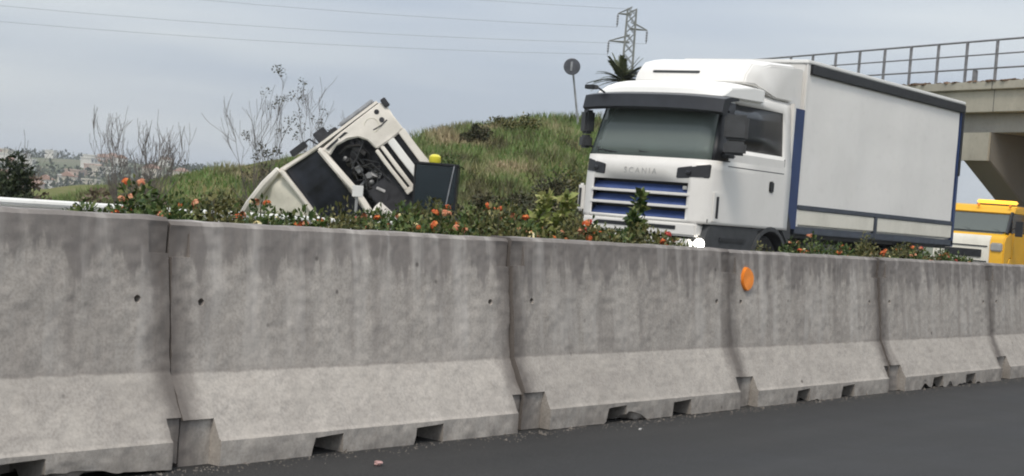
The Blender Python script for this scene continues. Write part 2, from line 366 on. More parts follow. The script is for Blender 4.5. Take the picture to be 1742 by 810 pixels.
# ------------------------------------------------------------------ concrete barriers
BL = 2.9; BX0 = 5.43; NB = range(-1, 6); YC = 6.37
def barrier_mesh():
    H = BL/2-.009
    prof = [(-.37, 0), (-.37, .135), (-.355, .15), (-.19, .465), (-.10, 1.225), (-.08, 1.245), (.08, 1.245), (.10, 1.225), (.19, .465), (.355, .15), (.37, .135), (.37, 0)]
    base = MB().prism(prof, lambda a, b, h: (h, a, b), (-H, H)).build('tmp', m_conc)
    cut = MB()
    for s in (-1, 1):
        y = -s
        for x0, x1, sk in ((-.53, -.30, .05), (.33, .58, .02)): cut.prism([(x0-sk, -.1), (x0, .105), (x1, .115), (x1+.01, -.1)], lambda a, b, h: (a, h, b), (-.6*s, -.1*s) if s > 0 else (.1, .6))
        for xe in (-1, 1):
            l = .21 if xe < 0 else .10; x0, x1 = sorted((xe*(H+.05), xe*(H-l)))
            y0, y1 = sorted((-.6*s, -.288*s)); cut.box(x0, x1, y0, y1, -.1, .245)
            l = .13; x0, x1 = sorted((xe*(H+.05), xe*(H-l))); y0, y1 = sorted((-.3*s, -.096*s)); cut.box(x0, x1, y0, y1, 1.06, 1.215)
            cut.lathe((xe*1.235, -.3*s, .83), (0, s, 0), [(0, .022), (.22, .02)], 12)
    c = cut.build('tmp2', m_conc)
    md = base.modifiers.new('b', 'BOOLEAN'); md.object = c; md.solver = 'EXACT'; md.use_self = True
    rm = base.modifiers.new('r', 'REMESH'); rm.mode = 'SHARP'; rm.octree_depth = 8; rm.scale = .98; rm.use_remove_disconnected = False; rm.use_smooth_shade = False
    dg = bpy.context.evaluated_depsgraph_get(); me = bpy.data.meshes.new_from_object(base.evaluated_get(dg)); print('barrier faces', len(me.polygons))
    for q in (base, c): bpy.data.objects.remove(q)
    return me
bm0 = barrier_mesh()
n = len(bm0.vertices); co0 = np.empty(n*3, np.float32); bm0.vertices.foreach_get('co', co0); co0 = co0.reshape(-1, 3)
labels = ['grey concrete barrier block at the left edge of the photo', 'concrete barrier block with wide lifting slots below the overturned cab', 'grey concrete barrier block in front of the flowering median shrubs',
          'grey concrete barrier block carrying the orange reflector', 'concrete barrier block below the rear half of the white box truck', 'short looking concrete barrier block below the yellow vehicle at right', 'farthest concrete barrier block beyond the right edge of the photo']
barriers = []
for k, i in enumerate(NB):
    me = bm0.copy(); me.name = 'concrete_barrier'; c = co0.copy(); ox = k*13.7
    amp = (vnoise(c[:, 0]+ox, c[:, 2]*1.0+c[:, 1]*.7, .16, 11)-.5)*.010+(vnoise(c[:, 0]+ox, c[:, 2]+c[:, 1], .045, 12)-.5)*.006+(vnoise(c[:, 0]+ox, c[:, 2], .7, 13)-.5)*.012
    c[:, 1] += np.sign(c[:, 1])*amp
    low = c[:, 2] < .16                                    # chipped foot edge
    ch = np.clip(vnoise(c[:, 0]+ox, c[:, 1]*3, .13, 14)*vnoise(c[:, 0]+ox, c[:, 1], .6, 16)*1.5-.5, 0, 1)*.09*np.clip(1-c[:, 2]/.10, 0, 1)*low
    c[:, 2] += ch; c[:, 2] += (vnoise(c[:, 0]+ox, c[:, 1], .12, 15)-.5)*.006*(c[:, 2] > 1.15)
    me.vertices.foreach_set('co', c.ravel()); me.update()
    me.polygons.foreach_set('use_smooth', [True]*len(me.polygons)); me.set_sharp_from_angle(angle=R(32))
    o = link('concrete_barrier', me, None)
    o.location = (BX0+(i+.5)*BL, YC+[0, .012, -.006, .01, -.008, .004, 0][k], [.012, -.006, .004, -.004, .0, .004, 0][k])
    o.rotation_euler = (0, 0, [0, .003, -.002, .002, -.002, 0, 0][k])
    props(o, labels[k], 'barrier', 'concrete barrier blocks along the road'); barriers.append(o)

# orange reflector on the fourth block
root = empty('reflector', (11.54, 6.255, 1.015), 'round orange reflector fixed to the face of the concrete barrier', 'reflector')
mb = MB(); mb.lathe((11.54, 6.295, 1.015), (0, -1, .11), [(0, .03), (.022, .03)], 10); mb.build('bracket', m_dgrey, root)
mb = MB(); v = []; nn = 40
pl = [(11.54+.088*math.cos(t)*(1+.07*math.sin(2*t+1)), 1.015+.095*math.sin(t)*(1+.06*math.cos(3*t))) for t in [2*math.pi*k/nn for k in range(nn)]]
mb.prism(pl, lambda a, b, h: (a, 6.255+h+(b-1.015)*.11, b), (-.022, .008)); mb.build('reflector_disc', m_orange, root, .006)

# ------------------------------------------------------------------ guard rail on the far verge
root = empty('guardrail', (20, 18.9, .25), 'long pale steel guardrail along the far verge, behind the flowers', 'guardrail')
wp = [(-.02, .07), (.03, .095), (.045, .13), (.03, .16), (-.02, .19), (.03, .215), (.045, .25), (.03, .285), (-.02, .31)]
for i in range(-2, 18):
    x0 = i*4.0; mb = MB(); ov = .08
    poly = [(-a, .70+b) for a, b in wp]; v = []; th = .004
    for xx in (x0, x0+4-.004):
        for a, b in poly: v.append((xx, 18.66+a-(.006 if i % 2 else 0), b+.01))
        for a, b in reversed(poly): v.append((xx, 18.667+a-(.006 if i % 2 else 0), b+.01))
    L = 2*len(poly); f = [(k, (k+1) % L, L+(k+1) % L, L+k) for k in range(L)]
    mb.add(v, f); mb.build('rail_beam', m_rail, root, smooth=True)
    mb = MB(); mb.box(x0-.05, x0+.05, 18.72, 18.84, .1, 1.0); mb.box(x0-.06, x0+.06, 18.685, 18.72, .74, .98); mb.build('post', m_steel, root, .008)

# ------------------------------------------------------------------ plants
def leaf_cloud(n, clumps, size, g, spread, up=.2):
    """n leaf quads (4 verts, folded) spread in gaussian clumps: list of (x, y, z, r)"""
    cl = np.array(clumps, float); i = g.integers(0, len(cl), n)
    d = g.normal(size=(n, 3)); d /= np.linalg.norm(d, axis=1, keepdims=True)
    p = cl[i, :3]+d*(cl[i, 3:4]*(g.random((n, 1))**.55))*spread
    a = g.normal(size=(n, 3)); a[:, 2] += up; a = a/np.linalg.norm(a, axis=1, keepdims=True); a = a*.6+d*.6; a /= np.linalg.norm(a, axis=1, keepdims=True)
    b = np.cross(a, g.normal(size=(n, 3))); b /= np.linalg.norm(b, axis=1, keepdims=True); c = np.cross(a, b)
    s = size*(.6+.8*g.random((n, 1)))
    q0 = p; q1 = p+a*s*.5+b*s*.27+c*s*.08; q2 = p+a*s-c*s*.12; q3 = p+a*s*.5-b*s*.27+c*s*.08
    V = np.stack([q0, q1, q2, q3], 1).reshape(-1, 3); F = np.arange(4*n).reshape(-1, 4); return V, F
def branch(mb, p, d, L, r, lev, g, tips, spread=.5, up=.12, n=5, kids=(3, 4), shrink=.68, sides=5, curve=.12):
    pts = [p]; rr = [r]; q = Vector(p); dd = Vector(d).normalized()
    for k in range(n):
        dd = (dd+Vector(g.normal(size=3))*curve+Vector((0, 0, up*.4))).normalized(); q = q+dd*(L/n); pts.append(tuple(q)); rr.append(r*(1-.62*(k+1)/n))
    rr = [max(q, .004) for q in rr]; mb.tube(pts, rr, sides if lev > 1 else 3, cap=False)
    if lev == 0: tips.append(tuple(q)); return
    for k in range(int(g.integers(kids[0], kids[1]+1))):
        t = .35+.65*g.random(); j = min(int(t*n), n-1); b = Vector(pts[j]).lerp(Vector(pts[j+1]), t*n-j)
        nd = (dd+Vector(g.normal(size=3))*spread+Vector((0, 0, up))).normalized()
        branch(mb, tuple(b), nd, L*shrink*(.75+.5*g.random()), rr[j]*.62, lev-1, g, tips, spread, up, n, kids, shrink, sides, curve)
def bare_tree(name, loc, h, label, stems, lev, g, width=.45, leaves=0, group=None, r=.03, mat=None):
    root = empty(name, loc, label, 'tree', group); mb = MB(); cr_ = MB(); tips = []
    for k in range(stems):
        a = 2*math.pi*(k+g.random()*.7)/stems; ln = width*(.35+.9*g.random())
        d = Vector((math.cos(a)*ln, math.sin(a)*ln, 1)).normalized(); b = Vector(loc)+Vector((math.cos(a), math.sin(a), 0))*.06
        hh = h*(.5+.2*g.random()); pts = [tuple(b)]; q = b.copy(); rr = [r]
        for s in range(5):
            d = (d+Vector(g.normal(size=3))*.06).normalized(); q = q+d*hh/5; pts.append(tuple(q)); rr.append(r*(1-.13*(s+1)))
        mb.tube(pts, rr, 6)
        for m in range(5):
            j = 1+int(g.integers(0, 5)); j = min(j, 5); bb = Vector(pts[j]); nd = (d+Vector(g.normal(size=3))*.38+Vector((0, 0, .35))).normalized()
            branch(cr_, tuple(bb), nd, h*.34*(.6+.6*g.random()), rr[j]*.6, lev, g, tips, .42, .3, 4, (2, 3), .62)
        branch(cr_, pts[-1], d, h*.42, rr[-1]*.8, lev, g, tips, .35, .3, 4, (2, 4), .62)
    mb.build('trunk', mat or m_bark, root, smooth=True); c = cr_.build('crown', mat or m_bark, root); c['kind'] = 'stuff'
    if leaves:
        tt = [tips[int(i)] for i in g.integers(0, len(tips), max(8, len(tips)//6))]
        V, F = leaf_cloud(leaves, [(*t, .11) for t in tt], .055, g, 1.0)
        me = arr_mesh('leaf_tuft', V-np.array(loc), F); lo = link('leaf_tuft', me, root, m_scrub); lo['kind'] = 'stuff'
    return root
def bush(name, loc, r, h, label, mat, g, n=1500, size=.09, cat='bush', group=None, stem=m_stem):
    """a bush of many little leaves on short stems"""
    root = empty(name, loc, label, cat, group); mb = MB(); cl = []
    for k in range(int(10+h*8)):
        a = g.random()*6.28; q = math.sqrt(g.random()); hh = h*(.25+.75*g.random())*(1-.45*q*q)
        e_ = (loc[0]+math.cos(a)*q*r*.85, loc[1]+math.sin(a)*q*r*.85, loc[2]+hh*.86); cl.append((*e_, r*.30*(.6+.7*g.random())))
        mb.tube([(loc[0]+math.cos(a)*.05, loc[1]+math.sin(a)*.05, loc[2]-.1), ((loc[0]+e_[0])/2+.03, (loc[1]+e_[1])/2, loc[2]+hh*.5), e_], [.018, .012, .006], 4)
    mb.build('stem', stem, root); V, F = leaf_cloud(n, cl, size, g, 1.0)
    f = link('foliage', arr_mesh('foliage', V-np.array(loc), F), root, mat); f['kind'] = 'stuff'; return root

# grass on the embankment: single blades
g = np.random.default_rng(3); n = 120000
px = g.uniform(14, 62, n); py = 20.4+(g.random(n)**1.0)*11.8
# thinner where far
keep = g.random(n) < np.where(px < 40, 1, .7); px = px[keep]; py = py[keep]; n = len(px)
pz = emb_z(px, py)-.02
tall = .12+.30*vnoise(px, py, 1.1, 21)**2+.16*g.random(n)*vnoise(px, py, 3, 22)
ang = g.uniform(0, 6.28, n); wd = .012+.02*g.random(n); lx = g.normal(size=n)*.35*tall; ly = g.normal(size=n)*.35*tall
V = np.empty((n, 3, 3)); V[:, 0] = np.stack([px-np.cos(ang)*wd, py-np.sin(ang)*wd, pz], 1); V[:, 1] = np.stack([px+np.cos(ang)*wd, py+np.sin(ang)*wd, pz], 1)
V[:, 2] = np.stack([px+lx, py+ly, pz+tall], 1)
o = link('grass', arr_mesh('grass', V.reshape(-1, 3), np.arange(3*n).reshape(-1, 3)), None, m_grass); props(o, 'green and dry grass covering the roadside embankment', 'grass', None, 'stuff')

def ez(x, y): return float(emb_z(x, y))
g = np.random.default_rng(5)
HG = 'bushes on the grassy embankment'
for (x, y, r, h, lab, mt, nn) in (
    (27.5, 21.3, 1.25, 1.75, 'dark brown scrub bush low on the slope, left of the white truck', m_scrub, 5200),
    (29.5, 21.5, 1.25, 2.15, 'tall dark scrub bush beside the front corner of the white truck', m_scrub, 5600),
    (31.4, 22.0, 1.2, 2.2, 'olive bush half hidden behind the mirror of the white truck', m_leafB, 4800),
    (25.9, 20.9, .7, 1.2, 'small yellowish bush right of the dark glazed machine', m_leafB, 2200),
    (28.0, 24.6, .8, .7, 'small olive bush in the middle of the green slope', m_leafB, 1800),
    (37.6, 30.0, .5, .55, 'rounded brown bush standing on the crest of the slope', m_scrub, 1500),
    (39.9, 30.2, 1.0, .30, 'wide low olive bush along the crest near the round sign', m_leafB, 1800),
    (33.2, 27.5, .9, .6, 'low green bush high on the slope below the crest', m_leafA, 1500),
    (24.6, 26.5, 1.0, .6, 'green bush on the crest just left of the overturned cab', m_leafB, 1700),
    (22.8, 26.5, .9, .6, 'green bush on the low crest right of the bare tree', m_leafA, 1600),
    (20.2, 23.6, .75, .95, 'yellowish green bush below the bare multi stemmed tree', m_leafB, 1600),
    (18.2, 25.0, .8, .9, 'small green bush behind the guardrail, left of the bare tree', m_leafA, 1500),
    (19.3, 24.4, .6, 1.05, 'reddish dry twiggy bush at the foot of the bare tree', m_dry, 1500),
    (20.9, 25.1, .7, 1.0, 'pale dry twiggy bush right of the bare tree foot', m_dry, 1300)):
    bush('bush', (x, y, ez(x, y)-.03), r, h, lab, mt, g, nn, .085, 'bush', HG)
bare_tree('bare_tree', (20.65, 25.0, ez(20.65, 25)-.05), 1.9, 'leafless grey multi stemmed tree behind the guardrail at left', 15, 2, np.random.default_rng(11), .80, 0, None, .02)
bare_tree('bare_tree', (24.4, 25.4, ez(24.4, 25.4)-.05), 2.6, 'tall thin tree with a few dark leaf tufts left of the overturned cab', 5, 2, np.random.default_rng(12), .24, 800, None, .022)
bare_tree('bare_tree', (26.9, 26.2, ez(26.9, 26.2)-.05), 2.3, 'thin sparse tree rising right behind the overturned cab', 4, 2, np.random.default_rng(13), .3, 420, None, .016)
bush('bush', (17.5, 24.6, -.2), .62, 2.1, 'dark evergreen bush at the left edge of the photo', m_leafD, np.random.default_rng(21), 2600, .09)
bush('bush', (18.15, 24.9, -.2), .42, 1.75, 'greyish brown bush beside the dark evergreen at the left edge', m_dry, np.random.default_rng(22), 1500, .09)
bare_tree('reed_clump', (17.95, 25.2, -.2), 1.9, 'thin pale leafless stalks rising behind the bushes at the left edge', 5, 1, np.random.default_rng(23), .14, 0, None, .012)

# flowering shrubs of the median: six prototypes, copied with their parts
def head_mesh(nm, mat, n, r, seed):
    g = np.random.default_rng(seed); d = g.normal(size=(n, 3)); d[:, 2] = np.abs(d[:, 2])*.8+.1; d /= np.linalg.norm(d, axis=1, keepdims=True)
    p = d*r; b = np.cross(d, g.normal(size=(n, 3))); b /= np.linalg.norm(b, axis=1, keepdims=True); c = np.cross(d, b); s = r*.34
    V = np.stack([p-b*s-c*s, p+b*s-c*s+d*s*.4, p+b*s+c*s, p-b*s+c*s+d*s*.4], 1).reshape(-1, 3)
    me = arr_mesh(nm, V, np.arange(4*n).reshape(-1, 4)); me.materials.append(mat); return me
HEADS = [head_mesh('flower_head', m, 30, .027, 40+i) for i, m in enumerate((m_petO, m_petR, m_petP, m_petS))]
def shrub_proto(seed, mat, h, r, nleaf, cols, nh):
    g = np.random.default_rng(seed); root = empty('flowering_shrub', (0, 0, 0), None, 'shrub'); mb = MB(); cl = []; ends = []
    for k in range(26):
        a = g.random()*6.28; q = math.sqrt(g.random()); hh = h*(.70+.38*g.random())*(1-.2*q*q); e_ = (math.cos(a)*q*r, math.sin(a)*q*r, hh); ends.append(e_)
        mb.tube([(math.cos(a)*.04, math.sin(a)*.04, -.05), (e_[0]*.5, e_[1]*.5+.03, hh*.5), e_], [.014, .01, .004], 4)
        cl += [(e_[0], e_[1], e_[2]-.04, .10), (e_[0], e_[1], e_[2]-.12, .15), (e_[0]*.9, e_[1]*.9, e_[2]*.75, .17), (e_[0]*.75, e_[1]*.75, e_[2]*.5, .18)]
    mb.build('stem', m_stem, root); V, F = leaf_cloud(int(nleaf*3.8), cl, .043, g, 1.0, .5)
    f = link('foliage', arr_mesh('foliage', V, F), root, mat); f['kind'] = 'stuff'
    for k in range(nh):
        e_ = ends[(k//3*5) % len(ends)]; o = link('flower_head', HEADS[cols[int(g.integers(0, len(cols)))]], root); o.location = (e_[0]+g.normal()*.045, e_[1]+g.normal()*.045, e_[2]+.012+g.normal()*.025); s = .5+.65*g.random(); o.scale = (s, s, s*.85); o.rotation_euler = (g.normal()*.4, g.normal()*.4, g.random()*6)
    return root
protos = [shrub_proto(60, m_leafA, 1.05, .36, 1500, [0, 0, 1, 1], 32), shrub_proto(61, m_leafB, 1.05, .38, 1500, [0, 1, 3, 0], 32), shrub_proto(62, m_leafA, 1.05, .33, 1400, [1, 1, 0, 3], 24),
          shrub_proto(63, m_leafB, 1.05, .36, 1500, [0, 2, 2], 22), shrub_proto(64, m_leafA, 1.05, .40, 1600, [0, 0, 3], 32)]
used = set(); SG = 'flowering shrubs along the median'
def place_shrub(k, x, y, top, label):
    p = protos[k]; z = float(np.interp(y, [6.74, 7.2, 9.8, 10.42], [.02, .12, .3, .295]))-.01; s = (top-z)/1.05
    if k in used:
        r = p.copy(); COL.objects.link(r)
        for ch in p.children:
            c = ch.copy(); COL.objects.link(c); c.parent = r
            if ch.name.startswith('flower_head') and rng.random() < .2: c.data = HEADS[int(rng.integers(0, 4))]
    else: r = p; used.add(k)
    r.location = (x, y, z); r.rotation_euler = (0, 0, rng.random()*6.28); r.scale = (.9+.2*s*.5, .9+.2*s*.5, s)
    props(r, label, 'shrub', SG); return r
LOOK = ['green shrub with orange blooms', 'olive shrub with salmon and orange blooms', 'green shrub with red blooms', 'olive shrub with cream blooms', 'broad green shrub with orange blooms']
WHERE = {'low': 'below the white box truck', 'mid': 'in the row before the slope', 'left': 'before the overturned cab', 'edge': 'hidden low behind the leftmost barrier', 'front': 'pressed close behind the barrier'}
ORD = ['first', 'second', 'third', 'fourth', 'fifth', 'sixth', 'seventh', 'eighth', 'ninth', 'tenth', 'eleventh', 'twelfth', 'thirteenth']
L_ = {k: k for k in WHERE}; cnt = {}
sh = []
for x, y, top in ((3.4, 7.6, .9), (4.4, 7.9, .9), (4.95, 8.0, 1.16)): sh.append((x, y, top, L_['edge']))
for x, y, top in ((6.65, 8.15, 1.33), (7.1, 7.7, 1.20), (7.35, 8.6, 1.31), (7.85, 8.1, 1.26), (8.35, 7.8, 1.2), (8.65, 8.5, 1.22), (9.05, 8.1, 1.21)): sh.append((x, y, top, L_['left']))
for x, y, top in ((9.35, 7.8, 1.30), (9.6, 8.5, 1.36), (10.0, 8.0, 1.29), (10.35, 8.6, 1.36), (10.6, 7.8, 1.30), (10.95, 8.3, 1.38), (11.3, 8.8, 1.45), (11.4, 7.8, 1.29), (11.75, 8.3, 1.39), (12.1, 8.9, 1.36), (12.2, 7.8, 1.25), (12.9, 8.7, 1.24), (13.1, 7.9, 1.18)): sh.append((x, y, top, L_['mid']))
for x, y, top in ((15.1, 8.4, 1.02), (15.75, 8.2, 1.04), (16.35, 8.7, 1.16), (16.9, 8.1, 1.28), (17.5, 8.7, 1.31), (18.1, 8.2, 1.34), (18.8, 8.7, 1.29), (19.5, 8.2, 1.26), (20.3, 8.6, 1.3), (21.2, 8.4, 1.3), (22.2, 8.7, 1.28)): sh.append((x, y, top, L_['low']))
for x, top in ((6.25, 1.28), (6.75, 1.27), (7.3, 1.285), (7.9, 1.275), (8.4, 1.29), (8.95, 1.28), (9.5, 1.31), (10.05, 1.29), (10.6, 1.32), (11.15, 1.29), (11.75, 1.28), (12.35, 1.255)): sh.append((x, 7.33+.1*(len(sh) % 2), top, L_['front']))
sh.sort(key=lambda q: q[0]/q[1])                        # left to right in view
for i, (x, y, top, lab) in enumerate(sh):
    k = cnt.get(lab, 0); cnt[lab] = k+1; kk = (i*3) % 5
    place_shrub(kk, x, y, top, '%s, %s from left %s' % (LOOK[kk], ORD[k], WHERE[lab]))
def stalk_plant(loc, h, lean, label, mat, seed, white=0):
    g = np.random.default_rng(seed); root = empty('median_plant', loc, label, 'plant'); mb = MB(); p0 = Vector(loc); tip = p0+Vector((lean[0], lean[1], h))
    mb.tube([p0, p0.lerp(tip, .5)+Vector((0, 0, .04)), tip], [.012, .009, .004], 5); mb.build('stem', m_stem, root)
    cl = [(*p0.lerp(tip, t), .035+.10*(1-t)) for t in np.linspace(.35, 1, 14)]
    V, F = leaf_cloud(420, cl, .075, g, 1.0, .8); f = link('foliage', arr_mesh('foliage', V-np.array(loc), F), root, mat); f['kind'] = 'stuff'
    for k in range(white):
        o = link('flower_head', HEADS[2], root); a = g.random()*6.28; o.location = (math.cos(a)*.16, math.sin(a)*.16, h*.62+g.normal()*.06); o.scale = (.9,)*3
stalk_plant((12.55, 8.0, .15), 1.49, (.02, 0, 0), 'tallest green plant with pale blooms in front of the blue grille', m_leafA, 71, 5)
stalk_plant((12.3, 7.85, .15), 1.28, (.03, .05, 0), 'short green plant at the foot of the tall plant before the grille', m_leafA, 74, 2)
stalk_plant((10.62, 8.05, .5), 1.06, (.42, -.1, 0), 'yellow green plant leaning right above the orange flowers', m_leafY, 72)
stalk_plant((11.3, 8.1, .5), 1.05, (.10, -.1, 0), 'yellow green plant tip left of the truck bumper', m_leafY, 73)

# small white marker on a thin post in the median
root = empty('marker_post', (9.78, 9.0, .24), 'small white square marker plate on a thin post in front of the overturned cab', 'marker')
mb = MB(); mb.tube([(9.78, 9.0, .2), (9.775, 9.0, 1.44)], .012, 8); mb.build('post', m_steel, root)
Mr = Matrix.Translation((9.76, 8.98, 1.475)) @ Matrix.Rotation(R(-53), 4, 'Z')
mb = MB(); mb.box(-.045, .045, -.006, .006, -.048, .048, 0, Mr); mb.build('plate', m_paper, root, .003)

# ------------------------------------------------------------------ white box truck
TR = (21.8, 14.0, .30); t = empty('box_truck', TR, 'white box truck with blue grille bars and black visor facing left on the far road', 'truck')
YN, YF = 12.66, 15.14          # near and far side of the cab
def cab_section(z):
    """plan outline of the cab at height z, rear near corner -> front -> rear far corner (fixed point count)"""
    zz = [1.40, 2.0, 2.42, 2.6, 3.3, 3.5, 3.62]; fx = [21.78, 21.80, 21.84, 21.90, 22.14, 22.22, 22.45]; ins = [.0, .0, .0, .02, .07, .09, .14]
    f0 = float(np.interp(z, zz, fx)); i_ = float(np.interp(z, zz, ins)); a, b = YN+i_, YF-i_; rc = .26; bow = .10
    P = []
    for x in (24.62, 24.42, 24.30, 23.4, 22.48, f0+bow+rc+.12): P.append((max(x, f0+bow+rc+.1), a))
    for k in (1, 2, 3):
        th = k*math.pi/8; P.append((f0+bow+rc*(1-math.sin(th)), a+rc*(1-math.cos(th))))
    ys = [a+.30, 12.99+.03, 13.5, 13.9, 14.3, 14.83, b-.30]
    for y in ys:
        u = (y-(a+b)/2)/((b-a)/2); P.append((f0+bow*u*u*.9, y))
    for k in (3, 2, 1):
        th = k*math.pi/8; P.append((f0+bow+rc*(1-math.sin(th)), b-rc*(1-math.cos(th))))
    for x in (f0+bow+rc+.12, 22.48, 23.4, 24.30, 24.42, 24.62): P.append((max(x, f0+bow+rc+.1), b))
    return P
ZL = [1.42, 1.47, 1.66, 1.84, 2.05, 2.28, 2.44, 2.66, 2.95, 3.20, 3.40, 3.52, 3.60]
SEC = [[(x, y, z) for x, y in cab_section(z)] for z in ZL]; NP = len(SEC[0])
def cells(cond):
    F = []
    for j in range(len(ZL)-1):
        for i in range(NP-1):
            if cond(i, j): F.append((j*NP+i, j*NP+i+1, (j+1)*NP+i+1, (j+1)*NP+i))
    return F
CV = [p for s in SEC for p in s]
zi = {z: k for k, z in enumerate(ZL)}
def is_ws(i, j): return zi[2.44] <= j < zi[3.40] and 7 <= i <= NP-9
def is_sw(i, j): return (zi[2.66] <= j < zi[3.40]) and (2 <= i <= 4 or NP-6 <= i <= NP-4)
def is_pil(i, j): return zi[2.44] <= j < zi[3.40] and (i in (5, 6) or i in (NP-7, NP-8)) or (j == zi[2.44] and i == 4)
def is_gr(i, j): return zi[1.47] <= j < zi[2.05] and 10 <= i <= 13
def sub(name, cond, mat, parent, off=0, thick=.02):
    me = MB(); me.add(CV, cells(cond)); o = me.build(name, mat, parent, smooth=True)
    bm = bmesh.new(); bm.from_mesh(o.data); bmesh.ops.delete(bm, geom=[v for v in bm.verts if not v.link_faces], context='VERTS')
    bmesh.ops.recalc_face_normals(bm, faces=bm.faces); bm.to_mesh(o.data); bm.free()
    md = o.modifiers.new('s', 'SOLIDIFY'); md.thickness = thick; md.offset = off
    return o
cabb = sub('cab_body', lambda i, j: not (is_ws(i, j) or is_sw(i, j) or is_pil(i, j) or is_gr(i, j)), m_white, t)
sub('pillar', lambda i, j: is_pil(i, j) and i < NP//2, m_black, t); sub('pillar', lambda i, j: is_pil(i, j) and i > NP//2, m_black, t)
sub('windscreen', is_ws, m_wind, t, 0, .006)
sub('door_window', lambda i, j: is_sw(i, j) and i < NP//2, m_tint, t, 0, .006); sub('door_window', lambda i, j: is_sw(i, j) and i > NP//2, m_tint, t, 0, .006)
# roof, floor, back wall
mb = MB(); top = SEC[-1]; n_ = NP
mb.add([(x, y, 3.60) for x, y, z in top]+[(x*.9+.1*23.6, y*.93+.07*13.9, 3.68) for x, y, z in top], [(k, k+1, n_+k+1, n_+k) for k in range(n_-1)]+[tuple(range(n_, 2*n_))]+[(n_-1, 0, n_, 2*n_-1)])
mb.build('cab_roof', m_roofw, t, smooth=True)
mb = MB(); mb.box(24.60, 24.66, YN+.02, YF-.02, 1.42, 3.60); mb.build('cab_back', m_white, t)
mb = MB(); mb.box(21.98, 24.58, YN+.04, YF-.04, 1.44, 1.50); mb.build('cab_floor', m_dgrey, t)
# interior
mb = MB(); mb.box(22.02, 22.42, YN+.08, YF-.08, 1.9, 2.47); mb.build('dashboard', m_dash, t, .05)
for y in (13.25, 14.55):
    mb = MB(); mb.box(23.2, 23.7, y-.25, y+.25, 1.5, 2.15); mb.box(23.6, 23.78, y-.25, y+.25, 2.1, 2.85); mb.box(23.62, 23.76, y-.14, y+.14, 2.86, 3.05); mb.build('seat', m_fabric, t, .05)
mb = MB(); rg = [(22.62+.08*math.sin(a), 13.25+.22*math.cos(a), 2.40+.21*math.sin(a)) for a in [2*math.pi*k/18 for k in range(19)]]; mb.tube(rg, .016, 6); mb.tube([(22.40, 13.25, 2.2), (22.62, 13.25, 2.4)], .03, 8); mb.build('steering_wheel', m_black, t)
mb = MB(); mb.box(22.05, 22.2, 13.75, 13.95, 2.475, 2.68); mb.box(22.06, 22.16, 14.5, 14.72, 2.475, 2.53); mb.box(22.06, 22.2, 12.95, 13.3, 2.475, 2.51); mb.box(22.07, 22.15, 14.02, 14.08, 2.475, 2.78); mb.box(22.0, 22.05, 14.72, 14.9, 2.475, 2.56); mb.build('papers', m_paper, t)
mb = MB(); mb.box(24.2, 24.56, YN+.16, YF-.16, 1.5, 3.42); mb.build('rear_curtain', m_dash, t)
# visor
mb = MB(); vp = [(21.80, 3.20), (21.74, 3.24), (21.80, 3.45), (22.0, 3.50), (22.25, 3.50), (22.25, 3.46), (22.0, 3.42), (21.9, 3.25)]
ys = np.linspace(YN-.12, YF+.06, 13); v = []
for y in ys:
    u = (y-13.9)/1.25; dx = .13*abs(u)**2.2
    for a, b in vp: v.append((a+dx, y, b-.03*abs(u)**3))
k = len(vp); f = [(i*k+j, i*k+(j+1) % k, (i+1)*k+(j+1) % k, (i+1)*k+j) for i in range(12) for j in range(k)]+[tuple(range(k)), tuple(12*k+j for j in range(k))]
vis = mb.add(v, f).build('sun_visor', m_visor, t, smooth=True)
mb = MB(); mb.box(21.925, 21.94, 12.68, 12.80, 3.335, 3.375); mb.box(21.90, 21.915, 12.84, 12.87, 3.32, 3.39); mb.box(21.885, 21.90, 12.88, 13.02, 3.33, 3.385); mb.build('badge', m_paper, vis, .006)
# roof spoiler and air deflector
mb = MB()
ry = np.linspace(YN+.03, YF-.02, 11); pr = [(22.02, 3.47), (22.06, 3.60), (22.3, 3.72), (23.0, 3.80), (23.4, 3.80), (23.4, 3.5)]; v = []
for y in ry:
    u = abs((y-13.9)/1.24); dz = -.10*u**4; dx = .14*u**3
    for a, b in pr: v.append((a+dx, y, b+(dz if b > 3.55 else 0)))
k = len(pr); f = [(i*k+j, i*k+(j+1) % k, (i+1)*k+(j+1) % k, (i+1)*k+j) for i in range(10) for j in range(k)]+[tuple(range(k)), tuple(10*k+j for j in range(k))]
mb.add(v, f).build('roof_cap', m_roofw, t, .015)
mb = MB()
def defl(y0, y1):
    A = [(23.0, 3.78), (23.06, 3.95), (23.25, 4.14), (23.55, 4.22), (24.62, 4.28), (24.62, 3.62), (24.0, 3.62)]; v = []
    for y, s in ((y0, .22), (y0+.10, .05), (y0+.3, 0), (y1-.3, 0), (y1-.10, .05), (y1, .22)):
        for a, b in A: v.append((a+(s if a < 24 else 0), y, b-(s*.25 if b > 3.9 else 0)))
    k = len(A); return v, [(i*k+j, i*k+(j+1) % k, (i+1)*k+(j+1) % k, (i+1)*k+j) for i in range(5) for j in range(k)]+[tuple(range(k)), tuple(5*k+j for j in range(k))]
de = mb.add(*defl(12.74, 15.06)).build('air_deflector', m_white, t, .02)
mb = MB(); mb.box(23.045, 23.09, 13.70, 14.62, 3.925, 3.975); mb.build('deflector_slot', m_dgrey, de, .01)
for yy in (12.86, 14.92): MB().box(24.63, 25.16, yy, yy+.04, 3.56, 4.24).build('side_fairing', m_white, t)
